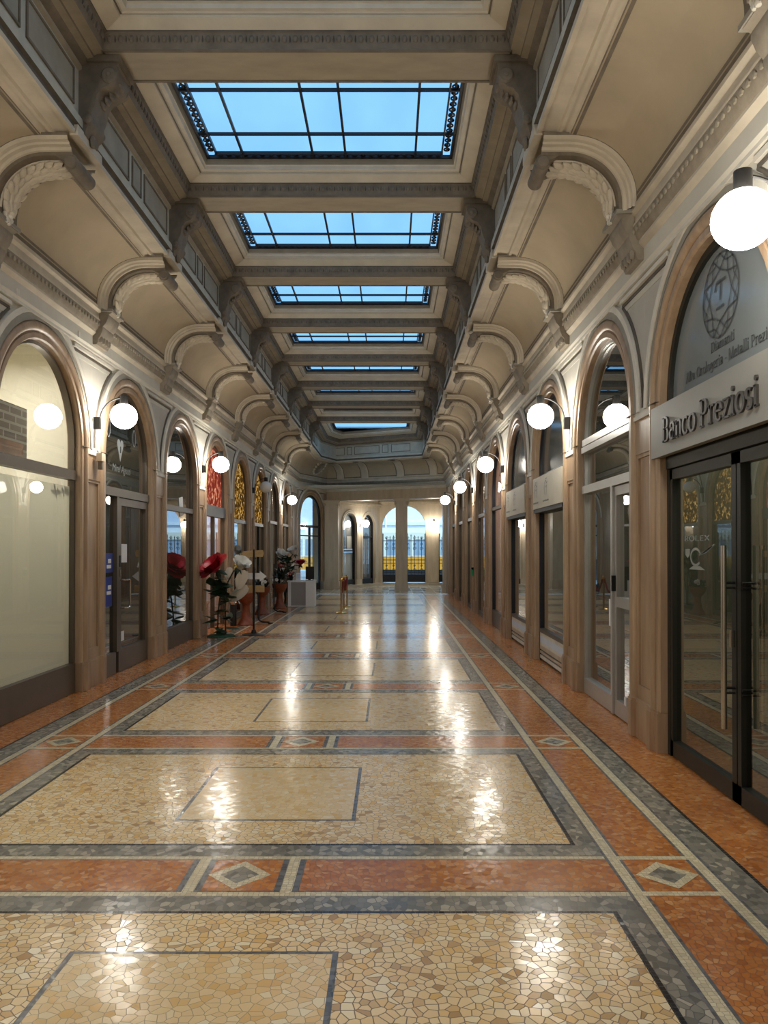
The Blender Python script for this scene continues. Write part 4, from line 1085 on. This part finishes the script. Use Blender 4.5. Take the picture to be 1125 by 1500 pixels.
for c, lab in ((1.225, 'black wrought iron gate in the arch behind the free pillar'), (-1.13, 'black wrought iron gate at the right end of the vestibule')):
    g = empty('iron_gate', (GX-c, GY+.18, .09), 0); thing(g, lab, 'gate')
    for nm, me in GM: link(nm, me, g)

# ================================================================= LAMPS
def lamp_meshes():
    g = MB(); r = .142
    g.ell((0, 0, 0), (r, r, r*.97), 'globe_lit', 28, 18)
    go = MB(); go.ell((0, 0, 0), (r, r, r*.97), 'globe_off', 28, 18)
    arm = MB(); d = .29   # local y from wall (-d) to the globe (0)
    pts = [(0, -d+.02, -.03)]+[(0, -d+.03+(d-.03)*(1-cos(t)), -.03+.235*sin(t)) for t in [pi/2*i/10 for i in range(0, 11)]]
    arm.tube(pts, .0085, 'black_metal', 8)
    cap = MB(); cap.lathe([(.03, .125), (.042, .13), (.042, .225), (.03, .23)], 'black_metal', k=16)
    pl = MB(); pl.box(-.022, .022, -d-.035, -d+.035, -.14, -.01, 'black_metal')
    return g.mesh('globe'), go.mesh('globe'), arm.mesh('arm'), cap.mesh('cap'), pl.mesh('wall_plate')
LG, LGO, LA, LC, LP = lamp_meshes()
def lamp(side, n, label, off=False, z=2.95):
    e = empty('wall_lamp', wall_loc(side, PN(n), 2.28)[:2]+(z,), side); thing(e, label, 'lamp', 'globe lamps along the gallery walls')
    link('globe', LGO if off else LG, e); link('arm', LA, e); link('cap', LC, e); link('wall_plate', LP, e)
    return e
lamp(RIGHT, -1, 'large lit globe lamp on a black arm in front of the bank arch', False, 3.04)
lamp(RIGHT, 1, 'lit globe wall lamp between the aluminium shopfront and the nearer beige sign')
lamp(RIGHT, 3, 'lit globe wall lamp beyond the farther beige sign')
lamp(RIGHT, 5, 'lit globe wall lamp, second from the far end of the right wall')
lamp(RIGHT, 7, 'lit globe wall lamp at the far end of the right wall')
lamp(LEFT, 1, 'lit globe wall lamp beside the door with the heart emblem')
lamp(LEFT, 3, 'lit globe wall lamp in front of the red floral lunette')
lamp(LEFT, 5, 'unlit white globe wall lamp in front of a gold floral lunette', True)
lamp(LEFT, 7, 'lit globe wall lamp next to the canted corner window')
lamp(LEFT, -2, 'unseen globe wall lamp added close beside the viewer on the window side'); lamp(RIGHT, -2, 'unseen globe wall lamp added close beside the viewer on the bank side')  # unseen extra pair, added to brighten the floor near the viewer
lamp(LEFT, -1, 'lit globe wall lamp near the frosted windows, out of the picture'); lamp(RIGHT, -3, 'lit globe wall lamp behind the viewer on the bank side'); lamp(LEFT, -3, 'lit globe wall lamp behind the viewer on the window side')
def small_lamp(loc, rz, label):
    e = empty('wall_lamp', loc, rz); thing(e, label, 'lamp')
    for nm, me in (('globe', LG), ('arm', LA), ('cap', LC), ('wall_plate', LP)): link(nm, me, e)
p = mid+vn*.29; small_lamp((p.x, p.y, 2.5), VR, 'lit globe lamp between the two narrow vestibule windows')
small_lamp((GX, GY-.29, 2.5), pi, 'lit globe lamp on the pier between the two iron gates')

# cable run below the left cornice
cb = MB(); cb.tube([(-2.575, 4.5, 3.70), (-2.575, 8.15, 3.70)], .012, 'taupe_dark', 6)
cb = cb.build('conduit'); thing(cb, 'thin dark conduit running below the left cornice', 'conduit')
bx = MB(); bx.box(-.02, .02, -.02, .02, -.03, .03, 'plaster_white')
for y in (5.2, 6.6, 7.9): link('clip', bx.mesh('clip'), cb, (-2.575, y, 3.70))
jb = MB(); jb.box(-.055, .055, 0, .06, 0, .085, 'stone_pale'); jb.box(-.02, .02, 0, .05, -.09, 0, 'taupe'); jb = jb.build('junction_box', None, (-W+.012, PN(1)+.02, 2.46), LEFT); thing(jb, 'small beige junction box on the pilaster below the left globe lamp', 'junction box')
gb = MB(); gb.box(-.05, .05, 0, .06, 0, .2, 'exit_green'); gb.box(-.05, .05, 0, .061, .15, .2, 'white_paint'); gb = gb.build('call_box', None, (W+.02, PN(5)+.05, .86), RIGHT); thing(gb, 'small green box with white top on a far right pilaster', 'call box')

# ================================================================= THINGS ON THE FLOOR
def petal(w, h, cup, curl, m, k=7):
    rows = []
    for i in range(k+1):
        t = i/k; ww = w*sin(pi*min(.5+.0, .12+.62*t))*(1 if t < .8 else 1-.8*(t-.8)**1*2.2)
        y = cup*(t**1.5); z = h*t; y += curl*max(0, t-.7)
        rows.append([(ww*u, y-cup*.55*(u*u)*(1 if t > .1 else 0)*(1-.3*t), z+.02*h*cos(5*u)*t) for u in (-1, -.66, -.33, 0, .33, .66, 1)])
    mb = MB(); mb.grid(rows, m, False, True); return mb
def rose_head(size, m):
    mb = MB(); rn = random.Random(int(size*1000)); sp = 1.0 if m == 'rose_red' else .62
    for ring, (cnt, tilt, sc, rad) in enumerate(((3, 4, .66, .05), (4, 11, .78, .09), (5, 20, .88, .13), (6, 32, .96, .17), (6, 50, .98, .20))):
        for i in range(cnt):
            p = petal(size*(.34 if sp == 1 else .27)*sc, size*(.62 if sp == 1 else .85)*sc, size*.10, size*.25, m)
            M = Matrix.Rotation(2*pi*i/cnt+ring*.6+rn.uniform(-.1, .1), 4, 'Z') @ Matrix.Translation((0, size*rad*.6, size*(.0))) @ Matrix.Rotation(radians(-tilt*sp+rn.uniform(-5, 5)), 4, 'X')
            mb.add(p, M)
    return mb
def leaf(l, w, m, fold=.25):
    rows = []
    for i in range(8):
        t = i/7; ww = w*sin(pi*t**.8)*(1+.12*(i % 2)); rows.append([(-ww, l*t, -fold*ww+.25*l*t*(1-t)), (0, l*t, .25*l*t*(1-t)), (ww, l*t, -fold*ww+.25*l*t*(1-t))])
    mb = MB(); mb.grid(rows, m, False, False); return mb
def part(mb, name, root, label=None): return mb.build(name, root, label=label)
def rose_plant(root, stems, leaves, seed):
    rn = random.Random(seed)
    b = MB(); b.lathe([(.235, 0), (.24, .012), (.225, .025), (.02, .03)], 'turf_green', k=22); part(b, 'base', root)
    for pts, size, m, tilt, az in stems:
        s = MB(); s.tube(pts, .013, 'stem_green', 7); so = part(s, 'stem', root)
        hd = rose_head(size, m); M = Matrix.Translation(pts[-1]) @ Matrix.Rotation(az, 4, 'Z') @ Matrix.Rotation(tilt, 4, 'X')
        h2 = MB(); h2.add(hd, M); part(h2, 'rose_head', root, {'rose_red': 'red rose head', 'rose_white': 'white rose head', 'rose_pink': 'pink rose head'}[m])
        c = MB()
        for i in range(5):
            lf = leaf(size*.5, size*.09, 'leaf_green'); c.add(lf, M @ Matrix.Rotation(2*pi*i/5, 4, 'Z') @ Matrix.Rotation(radians(-50), 4, 'X'))
        part(c, 'calyx', root)
    for (p, l, az, el) in leaves:
        lf = leaf(l, l*.36, 'leaf_green'); h2 = MB(); h2.add(lf, Matrix.Translation(p) @ Matrix.Rotation(az, 4, 'Z') @ Matrix.Rotation(el, 4, 'X')); part(h2, 'leaf', root)
rn = random.Random(11)
# first giant rose plant beside the red window
rp = empty('rose_plant', (-2.26, 13.22, 0)); thing(rp, 'giant artificial rose plant with red and white blooms on a green base', 'artificial plant')
lv = []
for i in range(40):
    z = rn.choice((.10, .16, .30, .36, .42, .60, .66, .70, .75, .80, .86, .92, .98)); lv.append(((rn.uniform(-.09, .12), rn.uniform(-.05, .05), z), rn.uniform(.20, .32), rn.uniform(0, 2*pi), rn.uniform(-.6, .6)))
rose_plant(rp, [([(-.06, 0, .03), (-.05, 0, .4), (.0, -.02, .8), (.0, -.05, 1.05), (-.06, -.08, 1.14)], .43, 'rose_red', radians(44), radians(-50)),
                ([(.08, 0, .03), (.07, .0, .5), (.10, .0, .9), (.22, -.02, 1.12), (.32, -.04, 1.17)], .25, 'rose_white', radians(42), radians(40)),
                ], lv, 1)
for (x, z, w, h, a) in ((.27, .80, .10, .34, .3), (.16, .60, .10, .36, .75), (.08, .98, .06, .2, .2)):
    p = petal(w, h, .06, .02, 'petal_cream'); h2 = MB(); h2.add(p, Matrix.Translation((x, .12, z)) @ Matrix.Rotation(a, 4, 'Y')); part(h2, 'hanging_petal', rp, 'large cream fabric petal')
# second rose plant
rp = empty('rose_plant', (-2.16, 20.68, 0)); thing(rp, 'tall artificial rose plant with white, red and pink blooms by the white counter', 'artificial plant')
lv = [((rn.uniform(-.12, .15), rn.uniform(-.08, .08), rn.choice((.85, .95, 1.05, 1.15, .8, .9, 1.0, 1.1, 1.2, 1.25))), rn.uniform(.16, .28), rn.uniform(0, 2*pi), rn.uniform(-.4, .8)) for i in range(34)]
rose_plant(rp, [([(0, 0, .03), (-.02, 0, .6), (.05, 0, 1.15), (.18, -.02, 1.34), (.24, -.03, 1.36)], .26, 'rose_white', radians(35), radians(-30)),
                ([(.05, 0, .03), (.06, 0, .7), (-.04, 0, 1.1), (-.17, 0, 1.28)], .26, 'rose_white', radians(50), radians(40)),
                ([(-.04, 0, .03), (.1, 0, .8), (.24, 0, 1.06), (.36, 0, 1.05), (.40, 0, 1.08)], .26, 'rose_red', radians(10), 0),
                ([(0, .03, .03), (.02, .0, .5), (.12, -.04, .72)], .17, 'rose_pink', radians(40), radians(20)),
                ([(0, .03, .03), (-.08, .0, .6), (-.18, -.02, .98)], .16, 'rose_pink', radians(40), radians(60))], lv, 2)
# terracotta urns with plants
def urn(loc, label, plant, seed):
    e = empty('terracotta_urn', loc); thing(e, label, 'planter', 'terracotta pedestal urns along the left wall')
    mb = MB(); mb.lathe([(.17, 0), (.175, .02), (.15, .05), (.10, .14), (.075, .28), (.07, .38), (.085, .42), (.13, .46), (.175, .53), (.19, .60), (.195, .63), (.18, .63), (.16, .58)], 'terracotta', k=24); part(mb, 'pedestal_bowl', e)
    so = MB(); so.lathe([(.165, .59), (.02, .60)], 'soil', k=16); part(so, 'soil', e)
    if plant:
        rn = random.Random(seed); mb = MB()
        for i in range(60):
            lf = leaf(rn.uniform(.12, .24)*plant, .04, 'leaf_dark'); mb.add(lf, Matrix.Translation((rn.uniform(-.1, .1), rn.uniform(-.1, .1), .62+rn.uniform(0, .14)*plant)) @ Matrix.Rotation(rn.uniform(0, 2*pi), 4, 'Z') @ Matrix.Rotation(rn.uniform(0, 1.3), 4, 'X'))
        part(mb, 'foliage', e)
        for i in range(3):
            fl_ = MB(); a = rn.uniform(0, 2*pi); c = (.16*cos(a), -.08-.06*rn.random(), .70+.1*rn.random())
            for k in range(5): fl_.ell((c[0]+.025*cos(k*1.256), c[1], c[2]+.025*sin(k*1.256)), (.022, .012, .022), 'rose_white', 6, 4)
            part(fl_, 'flower', e)
    return e
urn((-2.20, 15.2, 0), 'nearest terracotta pedestal urn, next to the black floor cylinder', .0, 1)
urn((-2.30, 17.7, 0), 'terracotta pedestal urn behind the arrow signpost with a low dark plant', .7, 2)
urn((-2.13, 19.35, 0), 'terracotta pedestal urn with a tall dark plant, beside the second rose plant', 1.35, 3)
mb = MB(); mb.lathe([(.062, 0), (.062, .46), (.055, .47), (.02, .47)], 'black_metal', k=18); mb = mb.build('floor_cylinder', None, (-2.42, 15.05, 0)); thing(mb, 'plain black cylinder standing on the floor beside the nearest urn', 'bollard')
rim = MB(); rim.lathe([(.05, .40), (.09, .46), (.085, .475), (.05, .47)], 'steel', k=18); rim.build('rim', mb)
# bent black poles
for (x, y, lab) in ((-2.02, 15.55, 'black bent pole with a foot beside the nearest urn'), (-2.10, 18.2, 'black bent pole with a foot between two urns')):
    mb = MB(); mb.tube([(0, 0, 1.15), (0, 0, .16), (.02, -.02, .07), (.08, -.05, .035), (.24, -.08, .03)], .016, 'black_metal', 8); e = mb.build('bent_pole', None, (x, y, 0)); thing(e, lab, 'pole')
    ft = MB(); ft.lathe([(.05, 0), (.05, .02), (.02, .03)], 'black_metal', (.26, -.08, 0), 14); ft.build('foot', e)
# arrow signpost
sp = empty('signpost', (-1.74, 13.45, 0)); thing(sp, 'black signpost with white arrow and tan boards on a round foot', 'signpost')
mb = MB(); mb.lathe([(.20, .0), (.20, .012), (.16, .025), (.05, .035), (.035, .09), (.02, .1)], 'black_metal', k=26); part(mb, 'foot', sp)
mb = MB(); mb.tube([(0, 0, .04), (0, 0, 1.49)], .014, 'black_metal', 10); mb.tube([(0, 0, .04), (0, 0, 1.18)], .019, 'black_metal', 10); part(mb, 'pole', sp)
mb = MB(); mb.prism([(-.15, .97), (-.15, 1.08), (.10, 1.08), (.10, 1.115), (.22, 1.02), (.10, .93), (.10, .97)], 'y', .02, .032, 'white_paint'); part(mb, 'arrow_board', sp, 'white arrow pointing right')
mb = MB(); mb.prism([(-.22, 1.41), (-.19, 1.46), (.15, 1.48), (.17, 1.42), (.15, 1.36), (-.16, 1.36)], 'y', .02, .032, 'tan_board'); part(mb, 'top_board', sp, 'tan pointed board')
mb = MB(); mb.prism([(-.21, .82), (-.13, .865), (.18, .865), (.18, .745), (-.11, .745)], 'y', .02, .032, 'tan_board'); part(mb, 'low_board', sp, 'lower tan pointed board')
# white counter
ct = empty('display_counter', (-1.66, 20.15, 0)); thing(ct, 'white boxy counter near the end of the left wall', 'counter')
mb = MB(); mb.box(-.34, .34, -.22, .22, .02, .64, 'white_panel'); mb.box(-.36, .36, -.24, .24, .64, .68, 'white_paint'); mb.box(.12, .345, -.245, .22, .005, .64, 'white_paint'); mb.box(-.34, -.26, -.23, -.2, .01, .64, 'white_paint'); mb.box(-.26, .12, -.23, -.2, .01, .035, 'white_paint'); part(mb, 'carcass', ct)
mb = MB(); mb.box(-.26, .12, -.226, -.222, .035, .64, 'grey_panel'); part(mb, 'front_panel', ct, 'recessed grey front panel')
sn = empty('desk_screen', (-1.46, 20.1, .68)); thing(sn, 'black screen standing on the white counter', 'screen')
mb = MB(); mb.box(-.10, .12, -.02, .02, .03, .36, 'black_metal'); part(mb, 'panel', sn)
mb = MB(); mb.box(-.1, .1, -.06, .06, 0, .015, 'black_metal'); mb.box(-.03, .03, -.01, .01, .015, .05, 'black_metal'); part(mb, 'stand', sn)
pc = MB(); pc.prism([(-.06, 0), (.06, 0), (.06, .2), (-.06, .2)], 'y', -.004, .004, 'paper'); pc = pc.build('card_stand', None, (-1.74, 20.0, .681)); thing(pc, 'pale printed card upright on the white counter', 'card'); pi_ = MB(); pi_.box(-.045, .045, -.006, -.004, .05, .17, 'facade_blue'); pi_.build('print', pc)
pt = empty('flower_pot', (-1.93, 20.0, .681)); thing(pt, 'small dark potted plant with pink flowers on the white counter', 'potted plant')
mb = MB(); mb.lathe([(.04, 0), (.055, .08), (.06, .085), (.02, .08)], 'black_metal', k=14); part(mb, 'pot', pt)
mb = MB()
for i in range(24): mb.add(leaf(.12, .03, 'leaf_dark'), Matrix.Translation((0, 0, .08)) @ Matrix.Rotation(i*2.4, 4, 'Z') @ Matrix.Rotation(.2+(i % 5)*.25, 4, 'X'))
part(mb, 'foliage', pt)
for i in range(4):
    mb = MB(); mb.ell((.07*cos(i*1.7), -.05, .12+.03*i), (.025, .02, .025), 'rose_pink' if i % 2 else 'rose_white', 8, 5); part(mb, 'flower', pt)
# brass stanchions with red rope
def stanchion(x, y, label):
    e = empty('rope_stanchion', (x, y, 0)); thing(e, label, 'stanchion', 'brass rope stanchions')
    mb = MB(); mb.lathe([(.135, 0), (.135, .012), (.09, .03), (.03, .05)], 'brass', k=24); part(mb, 'base', e)
    mb = MB(); mb.lathe([(.022, .03), (.022, .74), (.03, .745), (.03, .765), (.02, .77)], 'brass', k=14); part(mb, 'post', e)
    mb = MB(); mb.ell((0, 0, .80), (.036, .036, .036), 'brass', 14, 8); part(mb, 'finial', e)
    mb = MB()
    for a in range(4): mb.tube([(.03*cos(a*pi/2), .03*sin(a*pi/2), .755), (.06*cos(a*pi/2), .06*sin(a*pi/2), .77)], .008, 'brass', 6)
    part(mb, 'hook', e)
sts = [(-.50, 18.0, 'nearest brass rope stanchion of the three'), (-.505, 19.0, 'middle brass rope stanchion'), (-.475, 19.95, 'farthest brass rope stanchion of the three')]
for s_ in sts: stanchion(*s_)
for (a, b, lab) in ((sts[0], sts[1], 'red velvet rope between the nearest two stanchions'), (sts[1], sts[2], 'red velvet rope between the farther two stanchions')):
    mb = MB(); mb.tube([(a[0]+(b[0]-a[0])*t+.0, a[1]+.10+(b[1]-a[1]-.20)*t, .765-.30*4*t*(1-t)) for t in [i/14 for i in range(15)]], .022, 'velvet_red', 8); o = mb.build('velvet_rope'); thing(o, lab, 'rope', 'red velvet ropes')
# potted plant in the aluminium shopfront
pl = empty('potted_plant', (3.25, 7.25, .014)); thing(pl, 'leafy potted plant behind the aluminium shopfront glass', 'potted plant')
mb = MB(); mb.lathe([(.11, 0), (.15, .28), (.16, .30), (.02, .28)], 'grey_panel', k=18); part(mb, 'pot', pl)
mb = MB(); mb.tube([(0, 0, .28), (.02, .01, .8), (0, .03, 1.3)], .015, 'soil', 6); part(mb, 'stem', pl)
mb = MB(); rn = random.Random(9)
for i in range(110): mb.add(leaf(rn.uniform(.10, .2), .035, 'leaf_green'), Matrix.Translation((rn.uniform(-.12, .12), rn.uniform(-.2, .2), rn.uniform(.5, 1.45))) @ Matrix.Rotation(rn.uniform(0, 2*pi), 4, 'Z') @ Matrix.Rotation(rn.uniform(-.5, 1.2), 4, 'X'))
part(mb, 'foliage', pl)

# ================================================================= STREET
gr = MB(); gr.poly([(-30, 32.45, -.02), (40, 32.45, -.02), (40, 60, -.02), (-30, 60, -.02)], 'street'); struct(gr.build('ground'))
tm = empty('tram', (3.0, 40.0, 0)); thing(tm, 'orange and cream tram passing outside the iron gates', 'tram')
mb = MB(); mb.box(-7, 7, 0, 2.2, .42, 1.12, 'tram_orange'); mb.box(-7, 7, -.01, 0, .74, .77, 'tram_dark'); part(mb, 'body', tm)
mb = MB(); mb.box(-7, 7, .02, 2.2, 1.12, 2.0, 'tram_glass'); part(mb, 'window_band', tm)
for i in range(10):
    mb = MB(); mb.box(-6.9+1.4*i, -6.75+1.4*i, 0, .05, 1.12, 2.0, 'tram_cream'); part(mb, 'window_post', tm)
mb = MB(); mb.box(-7, 7, 0, 2.2, 2.0, 2.35, 'tram_cream'); mb.box(-6.8, 6.8, .2, 2.0, 2.35, 2.6, 'facade_white'); mb.box(-7.02, 7.02, -.02, 0, 1.10, 1.15, 'tram_cream'); part(mb, 'roof', tm)
mb = MB(); mb.box(-6.5, 6.5, .2, 2.0, .08, .42, 'tram_dark'); part(mb, 'undercarriage', tm)
def building(x0, x1, y, h, m, label, seed):
    b = empty('building', ((x0+x1)/2, y, 0)); thing(b, label, 'building'); w = (x1-x0)/2; mb = MB(); mb.box(-w, w, 0, 6, -.02, h, m); part(mb, 'wall', b)
    for j in range(int(h/3.2)):
        mb = MB(); mb.box(-w, w, -.25, 0, 3.1+3.2*j, 3.3+3.2*j, 'facade_white'); part(mb, 'string_course', b)
        for i in range(int(2*w/2.2)):
            mb = MB(); x = -w+.6+2.2*i; mb.box(x, x+1.1, -.02, 0, .9+3.2*j, 2.7+3.2*j, 'tram_glass'); part(mb, 'window', b)
building(-16, .3, 52, 7, 'facade_blue', 'bluish building across the street, left of the free pillar', 1)
building(.4, 6.0, 52, 6.2, 'facade_white', 'pale white building across the street seen through the gate', 2)
building(6.1, 22, 52, 7, 'facade_blue', 'bluish building across the street at the right gate', 3)

# ================================================================= LIGHT, CAMERA
w = bpy.data.worlds.new('World'); SC.world = w; w.use_nodes = True
bg = w.node_tree.nodes['Background']; bg.inputs[0].default_value = (0.40, 0.64, 0.86, 1); bg.inputs[1].default_value = 1.55
cd = bpy.data.cameras.new('Camera'); cam = bpy.data.objects.new('Camera', cd); COL.objects.link(cam)
F = 1130.0
cd.sensor_fit = 'VERTICAL'; cd.sensor_height = 36.0; cd.sensor_width = 27.0; cd.lens = F/1500*36
cam.location = (CX, 0, 1.5)
pitch = radians(0.5)
cam.rotation_euler = (pi/2+pitch, 0, 0)
cd.shift_y = (804-750-F*math.tan(pitch))/1500; cd.shift_x = -(571-562.5)/1500     # level camera, lens shifted up
cd.clip_start = .05; cd.clip_end = 200
SC.camera = cam
vs = SC.view_settings; vs.view_transform = 'Standard'; vs.look = 'None'; vs.exposure = 1.12; vs.gamma = 1.0
try: vs.use_curve_mapping = False
except Exception: pass
cy = SC.cycles
cy.max_bounces = 8; cy.diffuse_bounces = 4; cy.glossy_bounces = 4; cy.transparent_max_bounces = 12; cy.transmission_bounces = 4
cy.sample_clamp_indirect = 6.0; cy.caustics_reflective = False; cy.caustics_refractive = False
